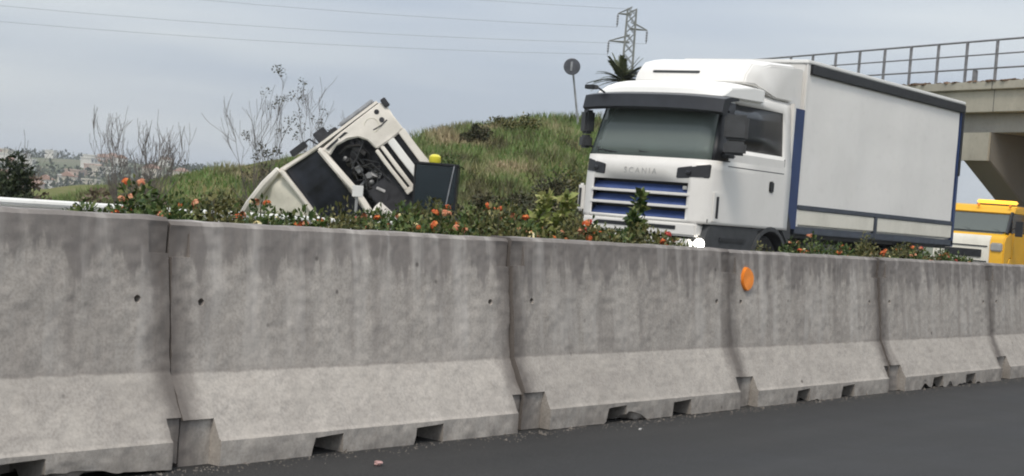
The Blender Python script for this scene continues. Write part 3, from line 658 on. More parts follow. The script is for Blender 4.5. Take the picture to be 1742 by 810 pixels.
# bumper and lower front
def bow(y): u = (y-13.9)/1.24; return .09*u*u
def front_strip(y0, y1, z0, z1, x0, x1, n=8, corner=0):
    """bar that follows the bow of the cab front"""
    m = MB(); v = []
    for k in range(n+1):
        y = y0+(y1-y0)*k/n; d = bow(y)
        for a, b in ((x0, z0), (x1, z0), (x1, z1), (x0, z1)): v.append((a+d, y, b))
    f = [(i*4+j, i*4+(j+1) % 4, (i+1)*4+(j+1) % 4, (i+1)*4+j) for i in range(n) for j in range(4)]+[(0, 1, 2, 3), tuple(n*4+j for j in range(4))]
    m.add(v, f); return m
# grille: dark recess, white bars, blue louvres
front_strip(12.99, 14.86, 1.45, 2.07, 21.96, 22.0).build('grille_recess', m_black, t)
for z in (1.66, 1.86): front_strip(12.98, 14.87, z-.02, z+.027, 21.765, 21.86).build('grille_bar', m_white, t, .008)
for z in (1.475, 1.685, 1.89):
    mbx = MB(); v = []; n = 8
    for k in range(n+1):
        y = 13.0+1.85*k/n; d = bow(y)
        for a, b in ((21.815, z), (21.835, z), (21.935, z+.115), (21.915, z+.115)): v.append((a+d, y, b))
    f = [(i*4+j, i*4+(j+1) % 4, (i+1)*4+(j+1) % 4, (i+1)*4+j) for i in range(n) for j in range(4)]+[(0, 1, 2, 3), tuple(n*4+j for j in range(4))]
    mbx.add(v, f).build('grille_louvre', m_bgrille, t)
mb = MB(); mb.box(21.845, 21.86, 13.04, 13.12, 1.94, 2.0); mb.build('grille_emblem', m_silver, t, .006)
# lettering on the nose
def text(s, size, M, mat, parent, name='lettering', ext=.004, sp=1.0):
    cu = bpy.data.curves.new(name, 'FONT'); cu.body = s; cu.size = size; cu.extrude = ext; cu.align_x = 'CENTER'; cu.align_y = 'CENTER'; cu.space_character = sp
    q = bpy.data.objects.new(name, cu); COL.objects.link(q); dg = bpy.context.evaluated_depsgraph_get(); me = bpy.data.meshes.new_from_object(q.evaluated_get(dg)); bpy.data.objects.remove(q)
    root = parent
    while root.parent is not None: root = root.parent
    me.transform(ORG[root].inverted() @ M); return link(name, me, parent, mat)
Mf = Matrix.Translation((21.808, 13.92, 2.20)) @ Matrix.Rotation(R(-90), 4, 'Z') @ Matrix.Rotation(R(90), 4, 'X') @ Matrix.Rotation(R(-2), 4, 'X')
text('SCANIA', .135, Mf, m_silver, t, sp=1.45, ext=.002)
# headlights
def headlight(y0, y1, s):
    m = MB(); v = []; n = 5
    for k in range(n+1):
        q = k/n; y = y0+(y1-y0)*q; d = bow(y)+(.20*max(0, q-.35)**1.6 if True else 0)
        zb = 2.12+.03*q; zt = 2.285+.085*q
        for a, b in ((21.785, zb), (21.95, zb), (21.95, zt), (21.80, zt)): v.append((a+d, y, b))
    f = [(i*4+j, i*4+(j+1) % 4, (i+1)*4+(j+1) % 4, (i+1)*4+j) for i in range(n) for j in range(4)]+[(0, 1, 2, 3), tuple(n*4+j for j in range(4))]
    hl = m.add(v, f).build('headlight', m_black, t, .012)
    m = MB(); ym = y0+(y1-y0)*.4; m.lathe((21.80+bow(ym), ym, 2.215), (-1, 0, 0), [(0, .05), (.02, .045), (.03, .02)], 14); m.build('lens', m_lens, hl, smooth=True)
headlight(13.24, 12.72, 1); headlight(14.62, 15.06, -1)
# bumper below the cab
front_strip(12.80, 15.0, 1.20, 1.415, 21.74, 22.1, 10).build('bumper', m_white, t, .03)
front_strip(13.15, 14.65, 1.30, 1.36, 21.73, 21.8).build('bumper_slot', m_black, t)
front_strip(12.92, 14.88, .95, 1.16, 21.76, 22.05).build('lower_bumper', m_white, t, .03)
front_strip(13.2, 14.6, 1.02, 1.08, 21.75, 21.8).build('lower_bumper_slot', m_black, t)
front_strip(12.9, 14.9, .62, .93, 21.84, 22.1).build('skirt', m_dgrey, t, .02)
mb = MB(); mb.lathe((21.98, 12.80, 1.10), (-1, -.35, 0), [(0, .085), (.05, .085), (.075, .07), (.085, .03)], 20); mb.build('fog_lamp', m_lamp, t, smooth=True)
mb = MB(); mb.lathe((21.80, 14.8, 1.06), (-1, .1, 0), [(0, .09), (.05, .09), (.07, .05)], 18); mb.build('fog_lamp', m_lens, t, smooth=True)
# corner wind deflectors with dark slits
mb = MB(); mb.box(21.93, 22.0, YF-.06, YF+.06, 1.48, 1.94); cn = mb.build('corner_deflector', m_white, t, .03); mb = MB(); mb.box(21.922, 21.94, YF-.02, YF+.025, 1.54, 1.86); mb.build('slit', m_black, cn)
mb = MB(); mb.box(22.05, 22.32, YN-.014, YN+.03, 1.46, 1.94); cn = mb.build('corner_deflector', m_white, t, .012); mb = MB(); mb.box(22.13, 22.21, YN-.018, YN+.0, 1.52, 1.87); mb.build('slit', m_black, cn)
# door with shut lines, handle, lower step panel
mb = MB(); mb.box(22.42, 24.36, YN-.006, YN+.01, 1.75, 2.60); mb.box(22.42, 23.45, YN-.006, YN+.01, 1.48, 1.75); dr = mb.build('door', m_white, t, .004)
mb = MB(); mb.box(23.86, 24.02, YN-.03, YN+.01, 2.03, 2.22); mb.build('handle', m_black, dr, .02)
mb = MB(); mb.box(22.42, 24.36, YN-.010, YN+.012, 2.365, 2.38); mb.build('crease', m_dgrey, dr)
mb = MB()
for xx in (22.41, 24.37): mb.box(xx-.006, xx+.006, YN-.003, YN+.02, 1.76, 2.62)
mb.build('door_gap', m_dgrey, t)
mb = MB(); mb.prism([(22.05, 1.42), (23.42, 1.42), (23.60, 1.62), (23.72, 1.62), (23.5, .62), (22.0, .62), (21.95, 1.2)], lambda a, b, h: (a, h, b), (YN+.01, YN+.45)); st = mb.build('step_panel', m_dgrey, t, .02)
mb = MB(); mb.box(22.35, 23.2, YN-.01, YN+.2, 1.16, 1.22); mb.box(22.35, 23.2, YN-.01, YN+.2, .84, .90); mb.build('step', m_black, st)
# mirrors
for s, yo in ((-1, YN), (1, YF)):
    mb = MB(); mb.tube([(22.25, yo-s*.03, 3.30), (22.1, yo+s*.12, 3.22)], .022, 6); mb.tube([(22.25, yo-s*.03, 2.55), (22.1, yo+s*.12, 2.62)], .022, 6); ar = mb.build('mirror_arm', m_black, t)
    M = Matrix.Translation((22.12, yo+s*(.27 if s < 0 else .10), 2.80)) @ Matrix.Rotation(R(-s*28), 4, 'Z')
    mb = MB(); mb.box(-.09, .09, -.19 if s < 0 else -.11, .19 if s < 0 else .11, -.02, .38, 0, M); mb.box(-.10, .08, -.18 if s < 0 else -.10, .18 if s < 0 else .10, -.26, -.04, 0, M); mb.build('mirror', m_dgrey, t, .04)
mb = MB(); mb.box(22.2, 22.45, YN-.12, YN+.04, 2.50, 2.56); mb.build('mirror_foot', m_black, t, .02)
mb = MB(); mb.tube([(21.92, 14.8, 3.46), (21.80, 14.92, 3.56), (21.74, 14.95, 3.55)], .018, 6); mb.box(21.68, 21.80, 14.86, 15.06, 3.50, 3.57); mb.build('front_mirror', m_black, t, .02)
mb = MB()
for y in (13.55, 14.35): mb.tube([(21.90, y-.1, 2.47), (21.87, y+.45, 2.52), (21.93, y+.52, 2.56)], .013, 5)
mb.build('wiper', m_black, t)
# wheels and mudguards
def wheel(x, y, z, r, wdt, side, parent, dual=False):
    mb = MB(); mb.lathe((x, y, z), (0, -side, 0), [(-wdt/2, r*.6), (-wdt/2, r*.93), (-wdt*.38, r), (wdt*.38, r), (wdt/2, r*.93), (wdt/2, r*.6), (wdt*.42, r*.56)], 32); o = mb.build('wheel', m_rubber, parent, smooth=True)
    mb = MB(); mb.lathe((x, y-side*wdt*.30, z), (0, -side, 0), [(0, r*.57), (wdt*.08, r*.56), (wdt*.05, r*.42), (wdt*.14, r*.3), (wdt*.28, r*.2), (wdt*.28, r*.04)], 24); mb.build('rim', m_hub, o, smooth=True)
    return o
RZ = .30
for s, y in ((1, YN+.24), (-1, YF-.24)): wheel(24.05, y, RZ+.50, .50, .30, s, t)
def mudguard(xc, zc, r0, r1, a0, a1, y0, y1, name):
    mb = MB(); n = 16; v = []
    for k in range(n+1):
        a = R(a0+(a1-a0)*k/n)
        for rr in (r0, r1):
            for y in (y0, y1): v.append((xc-rr*math.cos(a), y, zc+rr*math.sin(a)))
    f = []
    for k in range(n):
        b = k*4; f += [(b, b+4, b+5, b+1), (b+2, b+3, b+7, b+6), (b, b+2, b+6, b+4), (b+1, b+5, b+7, b+3)]
    f += [(0, 1, 3, 2), (n*4, n*4+2, n*4+3, n*4+1)]; mb.add(v, f); return mb.build(name, m_dgrey, t, .008)
mudguard(24.05, RZ+.5, .58, .66, -10, 190, YN-.02, YN+.5, 'mudguard'); mudguard(24.05, RZ+.5, .58, .66, -10, 190, YF-.5, YF+.02, 'mudguard')
mb = MB(); mb.prism([(23.46, 1.40), (23.70, 1.74), (24.66, 1.74), (24.80, 1.50), (24.80, 1.2), (24.66, 1.2), (24.45, 1.40), (24.05, 1.48), (23.66, 1.36)], lambda a, b, h: (a, h, b), (YN+.0, YN+.3)); mb.build('wheel_arch', m_dgrey, t, .02)
# box body
BX, BR, BN, BF = 25.2, 32.45, 12.80, 15.30
mb = MB(); mb.box(BX, BR, BN+.03, BF, 1.50, 4.36); mb.build('box_core', m_white, t, .015)
# curtain: gently billowed sheet
xs = np.linspace(BX+.10, BR-.10, 60); zs = np.linspace(1.87, 4.17, 22); X, Z = np.meshgrid(xs, zs, indexing='ij')
fr = ((X-BX)/(BR-BX))*((BR-X)/(BR-BX))*4; fz = np.clip((Z-1.87)*(4.17-Z)/1.3, 0, 1)
Yc = BN+.012-.05*fr*fz*(vnoise(X, Z, 1.6, 31)-.3)-.007*(vnoise(X*.6, Z*2.2, .9, 32)-.5)*fz-.008*np.sin(X*3.1+Z*.4)**8*fz
V = np.stack([X, Yc, Z], -1).reshape(-1, 3)-np.array(TR); q = link('side_curtain', arr_mesh('side_curtain', V, gridF(60, 22)), t, m_curtain)
for p in q.data.polygons: p.use_smooth = True
mb = MB(); mb.box(BX-.02, BR+.10, BN-.03, BF+.02, 4.362, 4.43); mb.build('roof_edge', m_roofw, t, .015)
mb = MB(); mb.box(BX+.12, BR+.09, BN-.045, BN+.028, 4.19, 4.355); mb.build('top_rail', m_black, t, .01)
mb = MB(); mb.box(BX+.0, BX+.10, BN-.01, BN+.028, 1.50, 4.36); mb.build('front_post', m_white, t, .006)
mb = MB(); mb.box(24.74, 25.13, 12.74, 12.92, 1.45, 3.54); mb.build('front_post', m_blue, t, .01)
mb = MB(); mb.box(BR-.07, BR+.05, BN-.02, BN+.12, 1.35, 4.19); rp = mb.build('rear_post', m_blue, t, .01)
mb = MB(); mb.box(BR-.02, BR+.09, BN-.035, BN+.1, 2.85, 4.185); mb.build('rear_hinge', m_black, rp, .01)
mb = MB(); mb.box(BX+.02, BR-.08, BN-.025, BN+.028, 1.80, 1.885); mb.build('lower_rail', m_sill, t, .01)
mb = MB(); mb.box(BX+.06, 28.46, BN-.012, BN+.028, 1.535, 1.795); d1 = mb.build('dropside', m_drop, t, .008)
mb = MB(); mb.box(28.60, BR-.08, BN-.012, BN+.028, 1.535, 1.795); mb.build('dropside', m_drop, t, .008)
mb = MB(); mb.box(28.47, 28.59, BN-.03, BN+.028, 1.38, 1.82); mb.build('dropside_post', m_sill, t, .01)
mb = MB(); mb.box(BX-.05, BR+.04, BN-.02, BN+.12, 1.37, 1.495); mb.build('sill', m_sill, t, .015)
mb = MB(); mb.box(BX, BR, BN+.12, BF, 1.30, 1.495); mb.build('bed', m_black, t)
mb = MB(); mb.box(22.3, 32.3, 13.5, 13.6, .85, 1.29); mb.box(22.3, 32.3, 14.5, 14.6, .85, 1.29); mb.build('chassis_frame', m_black, t)
mb = MB(); mb.box(26.0, 27.4, 12.95, 13.45, .75, 1.22); mb.build('fuel_tank', m_hub, t, .06)
mb = MB(); mb.box(25.6, 29.0, BN+.06, BN+.09, .78, .88); mb.box(25.6, 29.0, BN+.06, BN+.09, 1.0, 1.1); mb.build('side_guard', m_steel, t, .01)
for s, y in ((1, BN+.30), (-1, BF-.30)): wheel(30.3, y, RZ+.5, .5, .5, s, t)
mudguard(30.3, RZ+.5, .58, .62, 5, 175, BN+.03, BN+.62, 'rear_mudguard')
mb = MB(); mb.box(32.1, 32.3, 12.95, 15.15, .75, .9); mb.build('underrun_bar', m_steel, t, .01)

# ------------------------------------------------------------------ overturned cab (own frame: u across, v up the cab, w into the cab)
uw = Vector((.3862+0, -.5381, -.749)).normalized()      # cab's width direction in the world, pointing down and right
aw = Vector((.799, .601, -.02)).normalized()             # into the cab
vw = aw.cross(uw).normalized()
if vw.z > 0: vw = -vw
WM = Matrix(((uw.x, vw.x, aw.x, 22.76), (uw.y, vw.y, aw.y, 20.5), (uw.z, vw.z, aw.z, 3.29), (0, 0, 0, 1)))
wr = empty('overturned_truck_cab', None, 'cream white truck cab lying tipped on its side with its grille torn open', 'truck', None, WM)
def wb(mb, name, mat, parent=None, bevel=.01, smooth=False): return mb.build(name, mat, parent or wr, bevel, smooth, world=False)
def dent(o, amp, sc, cuts=3):
    bm = bmesh.new(); bm.from_mesh(o.data); bmesh.ops.triangulate(bm, faces=bm.faces); bmesh.ops.subdivide_edges(bm, edges=[e for e in bm.edges if e.calc_length() > .12], cuts=cuts, use_grid_fill=True)
    for v in bm.verts: q = noise.noise_vector(v.co*sc)+.5*noise.noise_vector(v.co*sc*2.7); v.co += Vector((q.x*.5, q.y*.5, q.z))*amp
    bm.to_mesh(o.data); bm.free(); return o
def P(poly, w0, w1): return MB().prism(poly, lambda a, b, h: (a, b, h), (w0, w1))
front = wb(P([(0, .03), (.06, 0), (.70, .0), (.70, .66), (.45, .70), (.30, .80), (.20, 1.0), (.17, 1.24), (.25, 1.45), (.06, 1.52), (.02, 1.0)], 0, .10), 'front_panel', m_cream, None, .025); dent(front, .035, 2.6)
for u_, v_ in ((.12, .22), (.30, .23)): wb(MB().lathe((u_, v_, -.012), (0, 0, 1), [(0, .05), (.02, .05)], 16), 'bolt_hole', m_engine, front, 0)
wb(MB().tube([(.27+.14*math.cos(a), .45+.14*math.sin(a), -.005) for a in [2*math.pi*k/20 for k in range(21)]], .012, 5), 'tow_ring', m_wroof, front, 0)
wb(MB().tube([(.36, .15, -.01), (.38, .30, -.012), (.36, .48, -.01)], .012, 5), 'crease', m_engine, front, 0)
wb(P([(.06, .95), (.10, .90), (.14, 1.38), (.10, 1.42)], -.008, .01), 'panel_gap', m_engine, front, 0)
wb(MB().box(-.02, .16, -.07, .04, -.03, .12), 'bumper_corner', m_engine, wr, .012)
# grille: dark recess and separate slats
wb(MB().box(.68, 2.25, .03, .66, .16, .22), 'grille_recess', m_engine)
for (v0, v1, u0, u1, mt) in ((-.02, .13, .68, 2.25, m_cream), (.25, .40, .70, 2.2, m_roofw), (.50, .575, .70, 1.75, m_cream), (.625, .70, .70, 1.66, m_cream)):
    dent(wb(MB().box(u0, u1, v0, v1, .0, .07), 'grille_slat', mt, None, .015), .028, 2.2)
wb(MB().box(1.64, 1.75, .50, .70, .0, .07), 'grille_end', m_cream, None, .012)
# sill below the windscreen, windscreen, roof
dent(wb(P([(.02, 1.47), (1.0, 1.40), (2.35, 1.44), (2.35, 1.58), (1.0, 1.52), (.02, 1.60)], -.03, .08), 'windscreen_sill', m_cream, None, .03), .045, 2.4)
v = []; nu = 8
for k in range(nu+1):
    u_ = -.02+2.32*k/nu; bz = .12*((u_-1.15)/1.15)**2
    v += [(u_, 1.56, .05+bz), (u_-.05*(1-k/nu), 2.33, .26+bz)]
wb(MB().add(v, [(2*k, 2*k+2, 2*k+3, 2*k+1) for k in range(nu)]), 'windscreen', m_wreckglass, None, 0)
wb(MB().tube([(-.03, 1.56, .15), (-.10, 2.34, .33)], .035, 8), 'pillar', m_cream)
dent(wb(P([(-.10, 2.34), (2.25, 2.32), (2.25, 2.40), (-.12, 2.42)], .18, .34), 'windscreen_header', m_cream, None, .02), .04, 2.1)
v = []
for k in range(9):
    u_ = -.14+2.36*k/8; q = abs((u_-1.04)/1.18)**4
    for vv, ww in ((2.41, .30), (2.8, .38), (3.3, .62), (3.62, 1.2), (3.72, 2.0)): v.append((u_*(1 if vv < 3 else .97)+.12*(vv-2.4)*.35, vv-.12*q, ww+.10*q))
dent(wb(MB().add(v, [(k*5+j, k*5+5+j, k*5+6+j, k*5+1+j) for k in range(8) for j in range(4)]), 'roof', m_wroof, None, 0, True), .06, 1.9, 2)
wb(MB().tube([(-.16, 2.42, .35), (-.10, 2.82, .42), (.0, 3.32, .66), (.10, 3.74, 1.1)], [.07, .09, .09, .08], 8), 'roof_edge', m_cream, None, 0, True)
# engine bay
wb(MB().box(.08, 2.2, .02, 1.48, .75, .82), 'firewall', m_engine)
wb(MB().box(.5, 1.9, .5, 1.05, .35, .75), 'engine_block', m_engine, None, .05)
for k in range(5): wb(MB().lathe((.55+k*.26, 1.18+.04*(k % 2), .30), (0, .2, 1), [(0, .06), (.1, .09), (.3, .09)], 12), 'engine_part', m_alloy if k in (0, 2) else m_engine, None, 0, True)
wb(MB().lathe((.52, 1.02, .15), (0, 0, 1), [(0, .05), (.03, .13), (.1, .14), (.2, .13)], 12), 'fan', m_engine, None, 0, True)
wb(MB().tube([(.33, 1.28, .2), (.30, 1.08, .12), (.42, .88, .10), (.62, .82, .2), (.8, .95, .3)], .035, 8).tube([(.75, 1.3, .2), (.95, 1.15, .1), (1.2, 1.2, .12), (1.4, 1.05, .25)], .03, 8), 'hose', m_rubber, None, 0, True)
wb(MB().box(.72, .86, 1.10, 1.22, .08, .3).box(.94, 1.06, 1.02, 1.2, .12, .3).ball((1.12, 1.12, .2), .07).ball((.46, 1.24, .15), .05), 'engine_fitting', m_alloy, None, .02)
wb(MB().box(1.2, 2.0, .66, 1.3, .12, .3), 'radiator', m_engine, None, .03)
gw = np.random.default_rng(77)
for k in range(26):
    a, b = gw.uniform(.3, 1.9), gw.uniform(.62, 1.36)
    if a > 1.0 and b < .75: continue
    M_ = Matrix.Translation((a, b, gw.uniform(.1, .3))) @ Matrix.Rotation(gw.uniform(0, 3), 4, 'Z') @ Matrix.Rotation(gw.uniform(-.5, .5), 4, 'X'); q = gw.uniform(.03, .11)
    wb(MB().box(-q, q, -q*gw.uniform(.25, .8), q*.4, -.04, .06, 0, M_), 'engine_bracket', [m_engine, m_dgrey, m_alloy, m_rubber, m_engine][k % 5], None, .008)
for k in range(7):
    p = [(gw.uniform(.35, .6)+.22*j+gw.uniform(-.1, .1), gw.uniform(.75, 1.32), gw.uniform(.05, .2)) for j in range(4)]; wb(MB().tube(p, .014, 5), 'cable', m_rubber if k % 2 else m_dgrey, None, 0, True)
# cab shell behind the face, mirrors, bits of chassis
wb(MB().add([(-.02, .1, .10), (-.02, 1.55, .10), (-.12, 2.38, .36), (-.06, 3.0, .9), (-.05, 3.2, 2.1), (-.04, .1, 2.1), (-.07, .1, .10), (-.07, 1.55, .10), (-.17, 2.38, .36), (-.11, 3.0, .9), (-.1, 3.2, 2.1), (-.1, .1, 2.1)],
   [(0, 1, 2, 3, 4, 5), (6, 11, 10, 9, 8, 7)]+[(k, 6+k, 6+(k+1) % 6, (k+1) % 6) for k in range(6)]), 'cab_side', m_cream, None, 0)
wb(MB().box(-.05, 2.25, .05, 3.2, 2.1, 2.16), 'cab_back', m_cream)
wb(MB().box(2.2, 2.27, .05, 2.4, .3, 2.1), 'cab_side', m_cream)
wb(MB().box(-.33, -.20, 1.70, 2.06, .42, .6), 'mirror', m_black, None, .015); wb(MB().box(-.34, -.12, 1.24, 1.50, .5, .72).box(-.2, -.08, 1.05, 1.26, .5, .7), 'mirror', m_engine, None, .015)
wb(MB().tube([(-.05, 1.5, .3), (-.3, 1.6, .5), (-.3, 1.9, .5)], .022, 6), 'mirror_arm', m_black)
wb(MB().box(-.16, -.09, .15, .95, .15, .9), 'side_step', m_pole, None, .02)
wb(MB().box(.5, .65, .3, .6, 2.2, 4.6).box(1.6, 1.75, .3, .6, 2.2, 4.6), 'chassis_frame', m_engine)
for u_ in (.55, 1.75): wb(MB().lathe((u_, .75, 3.4), (1, 0, 0), [(-.15, .3), (-.15, .46), (-.1, .5), (.1, .5), (.15, .46), (.15, .3)], 24), 'wheel', m_rubber, None, 0, True)
# loose debris leaning at the foot of the cab
root = empty('wreck_debris', (23.3, 19.8, .2), 'twisted grey and cream panel debris on the ground below the torn grille', 'debris')
MB().tube([(22.3, 20.0, 1.25), (22.75, 19.75, .85), (23.0, 19.6, .35)], [.12, .14, .10], 6).build('bent_panel', m_cream, root, smooth=True)
MB().tube([(22.75, 19.7, .95), (23.05, 19.6, 1.2), (23.3, 19.45, 1.45)], [.10, .09, .06], 6).build('torn_duct', m_silver, root, smooth=True)
mb = MB(); mb.ball((23.05, 19.5, .95), (.18, .15, .14), 9, 6, 0, .25); mb.ball((23.25, 19.4, .6), (.2, .2, .2), 9, 6, 0, .25); mb.build('crumpled_sheet', m_silver, root)

# dark glazed machine with a yellow beacon, in front of the wreck
MM = Matrix.Translation((23.02, 19.20, .22)) @ Matrix.Rotation(R(-53), 4, 'Z')
m_navy = glass('machine_glass', (.012, .021, .027), .1, .86)
mc = empty('work_machine', None, 'small machine with a dark glazed cabin and a yellow beacon on top', 'machine', None, MM)
def mbld(m, name, mat, parent=None, bevel=.015, smooth=False): return m.build(name, mat, parent or mc, bevel, smooth, world=False)
W2 = .42
mbld(MB().box(-W2, W2, -.40, .40, 1.89, 1.93), 'roof', m_black)
for sx in (-1, 1):
    for sy in (-1, 1): mbld(MB().tube([(sx*(W2-.04), sy*.36, .95), (sx*(W2-.03), sy*.36, 1.9)], .03, 6), 'cab_post', m_black)
mbld(MB().tube([(.33, -.40, 1.9), (.20, -.40, .95)], .012, 6), 'wiper_rod', m_pole)
for sy in (-1, 1): mbld(MB().box(-W2+.05, W2-.05, sy*.37-.004, sy*.37+.004, .96, 1.88), 'window', m_navy, None, 0)
for sx in (-1, 1): mbld(MB().box(sx*(W2-.02)-.004, sx*(W2-.02)+.004, -.34, .34, .96, 1.88), 'window', m_navy, None, 0)
mbld(MB().box(-.25, .2, .02, .30, .95, 1.62).box(-.22, .18, -.15, .1, .95, 1.25), 'seat', m_fabric, None, .04)
mbld(MB().box(-.5, .5, -.5, .6, .42, .95), 'machine_body', m_dgrey, None, .05)
for sx in (-.5, .5): mbld(MB().prism([(-.7, .1), (-.78, .25), (-.65, .45), (.65, .45), (.78, .25), (.7, .1), (.55, .0), (-.55, .0)], lambda a, b, h: (h, a, b), (sx-.11, sx+.11)), 'track', m_rubber, None, .03)
bc = mbld(MB().lathe((-.06, 0, 1.93), (0, 0, 1), [(0, .10), (.03, .115), (.12, .11), (.16, .07), (.17, .02)], 18), 'beacon', m_ybeacon, None, 0, True)

# ------------------------------------------------------------------ yellow recovery truck, behind the box truck
yt = empty('recovery_truck', (41.2, 15.6, .3), 'yellow light truck with an amber beacon bar under the bridge at right', 'truck')
Y0, Y1, X0 = 14.62, 16.55, 40.9
def yprof(name, poly, y0, y1, mat, bevel=.03): return MB().prism(poly, lambda a, b, h: (a, h, b), (y0, y1)).build(name, mat, yt, bevel)
yprof('bonnet', [(40.72, .85), (40.70, 1.55), (40.80, 1.70), (41.15, 1.80), (41.9, 1.80), (41.9, .85)], Y0, Y1, m_yellow); MB().prism([(40.68, .90), (40.67, 1.54), (40.76, 1.70), (40.80, 1.70), (40.74, 1.5), (40.74, .90)], lambda a, b, h: (a, h, b), (15.0, Y1-.02)).build('front_panel', m_drop, yt, .01)
yprof('bumper', [(40.6, .58), (40.6, .84), (41.0, .84), (41.0, .58)], Y0-.02, Y1+.02, m_dgrey)
MB().box(40.64, 40.70, 15.2, 16.2, 1.12, 1.32).build('grille', m_black, yt, .01)
for y in (14.82, 16.35): MB().box(40.66, 40.8, y-.16, y+.16, 1.30, 1.52).build('headlight', m_silver, yt, .03)
yprof('cab_roof', [(41.22, 2.30), (41.32, 2.46), (41.6, 2.52), (43.0, 2.52), (43.0, 2.30)], Y0, Y1, m_yellow)
ws = MB(); ws.add([(41.0, Y0+.1, 1.82), (41.0, Y1-.1, 1.82), (41.28, Y1-.12, 2.31), (41.28, Y0+.12, 2.31)], [(0, 1, 2, 3)]); ws.build('windscreen', m_wind, yt)
for y in (Y0+.05, Y1-.05): MB().tube([(40.98, y, 1.78), (41.26, y, 2.34)], .05, 6).build('pillar', m_black, yt)
for y in (Y0+.04, Y1-.04): MB().box(42.25, 42.34, y-.03, y+.03, 1.7, 2.32).build('pillar', m_yellow, yt)
for y in (Y0, Y1): MB().box(41.3, 43.0, y-.015, y+.02, .8, 1.8).build('door', m_yellow, yt, .01)
for y in (Y0+.01, Y1-.01): MB().box(41.2, 42.25, y-.004, y+.004, 1.8, 2.31).build('side_window', m_tint, yt)
MB().box(42.3, 43.02, Y0-.012, Y1+.012, .8, 2.46).build('cab_rear', m_yellow, yt, .02)
MB().box(41.6, 42.0, Y0+.2, Y1-.2, 1.2, 2.1).build('seat_row', m_fabric, yt, .05)
MB().box(41.0, 41.3, Y0+.15, Y1-.15, 1.5, 1.80).build('dashboard', m_dash, yt, .03)
lb = MB().box(41.62, 41.86, 14.75, 15.8, 2.525, 2.56).build('beacon_base', m_dgrey, yt, .01); MB().box(41.62, 41.88, 14.75, 15.8, 2.563, 2.66).build('beacon_bar', m_beacon, yt, .03)
MB().box(43.1, 43.4, 14.2, 16.75, .9, 2.40).build('headboard', m_yellow, yt, .02); MB().box(43.1, 48.5, 14.2, 16.75, .95, 1.12).build('flatbed', m_yellow, yt, .02)
MB().tube([(41.0, Y0-.02, 1.9), (40.95, Y0-.22, 1.95)], .02, 5).box(40.9, 41.0, Y0-.36, Y0-.18, 1.72, 2.12).build('mirror', m_black, yt, .02)
MB().box(41.0, 48.2, 15.1, 15.2, .7, .9).box(41.0, 48.2, 16.0, 16.1, .7, .9).build('chassis_frame', m_black, yt)
for x in (41.5, 46.8):
    for s, y in ((1, Y0+.12), (-1, Y1-.12)): wheel(x, y, .66, .36, .24, s, yt)
yprof('wing', [(40.98, .95), (41.1, 1.16), (41.9, 1.16), (42.02, .95)], Y0-.03, Y0+.1, m_yellow)

MB().box(40.55, 40.62, 15.1, 16.1, .66, .78).build('number_plate', m_paper, yt, .005)
for z in (1.0, 1.40): MB().box(40.655, 40.70, 15.05, 16.4, z, z+.03).build('trim_strip', m_dgrey, yt)
for y in (15.2, 16.0): MB().tube([(41.02, y-.3, 1.84), (41.10, y+.2, 1.95)], .014, 5).build('wiper', m_black, yt)
for y in (14.75, 15.6, 16.4): MB().lathe((41.28, y, 2.50), (-1, 0, .3), [(0, .04), (.05, .035)], 10).build('marker_lamp', m_orange, yt)
# ------------------------------------------------------------------ overpass (skewed), frame: s along the deck, q across it, z
BP = Vector((47.84, 17.1, 0)); bd = Vector((.45, .893, 0)); bt = Vector((.893, -.45, 0))
def bfn(s, q, z): return BP+bd*s+bt*q+Vector((0, 0, z))
br = empty('overpass', tuple(BP), 'pale concrete road bridge with metal railing crossing above the road at right', 'bridge')
def bbox(s0, s1, q0, q1, z0, z1, name, mat, bevel=.02, parent=None):
    m = MB(); v = [bfn(s, q, z) for z in (z0, z1) for q in (q0, q1) for s in (s0, s1)]
    m.add(v, [(0, 2, 3, 1), (4, 5, 7, 6), (0, 1, 5, 4), (2, 6, 7, 3), (0, 4, 6, 2), (1, 3, 7, 5)]); return m.build(name, mat, parent or br, bevel)
S0, S1 = -34, 17
bbox(S0, S1, -.02, 10.4, 6.30, 6.56, 'kerb_beam', m_brc)
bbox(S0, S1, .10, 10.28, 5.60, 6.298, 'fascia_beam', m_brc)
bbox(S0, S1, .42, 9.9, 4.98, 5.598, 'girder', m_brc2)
mb = MB(); g = np.random.default_rng(9)
for k in range(150):
    s = g.uniform(-6, 9); a = g.uniform(.05, .25); c = bfn(s, g.uniform(.03, .2), 6.565); mb.ball((c.x, c.y, c.z), (a*.8, a*.8, g.uniform(.02, .06)), 6, 3, 0, .3)
o = mb.build('ledge_dirt', m_rust, br); o['kind'] = 'stuff'
for k in range(-5, 3): bbox(k*6.1+1.2, k*6.1+1.225, -.024, .2, 6.30, 6.562, 'joint', m_engine, 0); bbox(k*6.1+1.2, k*6.1+1.22, .096, .2, 5.60, 6.29, 'joint', m_engine, 0)
sp = 1.35
for k in range(-12, 13):
    s = -.1+k*sp; m = MB(); v = [bfn(s+a, .06+b, z) for z in (6.56, 7.86) for b in (0, .07) for a in (-.035, .035)]
    m.add(v, [(0, 2, 3, 1), (4, 5, 7, 6), (0, 1, 5, 4), (2, 6, 7, 3), (0, 4, 6, 2), (1, 3, 7, 5)]); m.build('rail_post', m_brail, br)
for z, r_ in ((7.86, .035), (7.42, .025), (6.98, .03)): MB().tube([bfn(S0, .095, z), bfn(S1, .095, z)], r_, 6).build('rail_bar', m_brail, br)
m = MB(); c = bfn(2.2, .15, 0); m.box(c.x-.07, c.x+.07, c.y-.07, c.y+.07, 6.56, 6.95); m.build('junction_box', m_brail, br, .01)
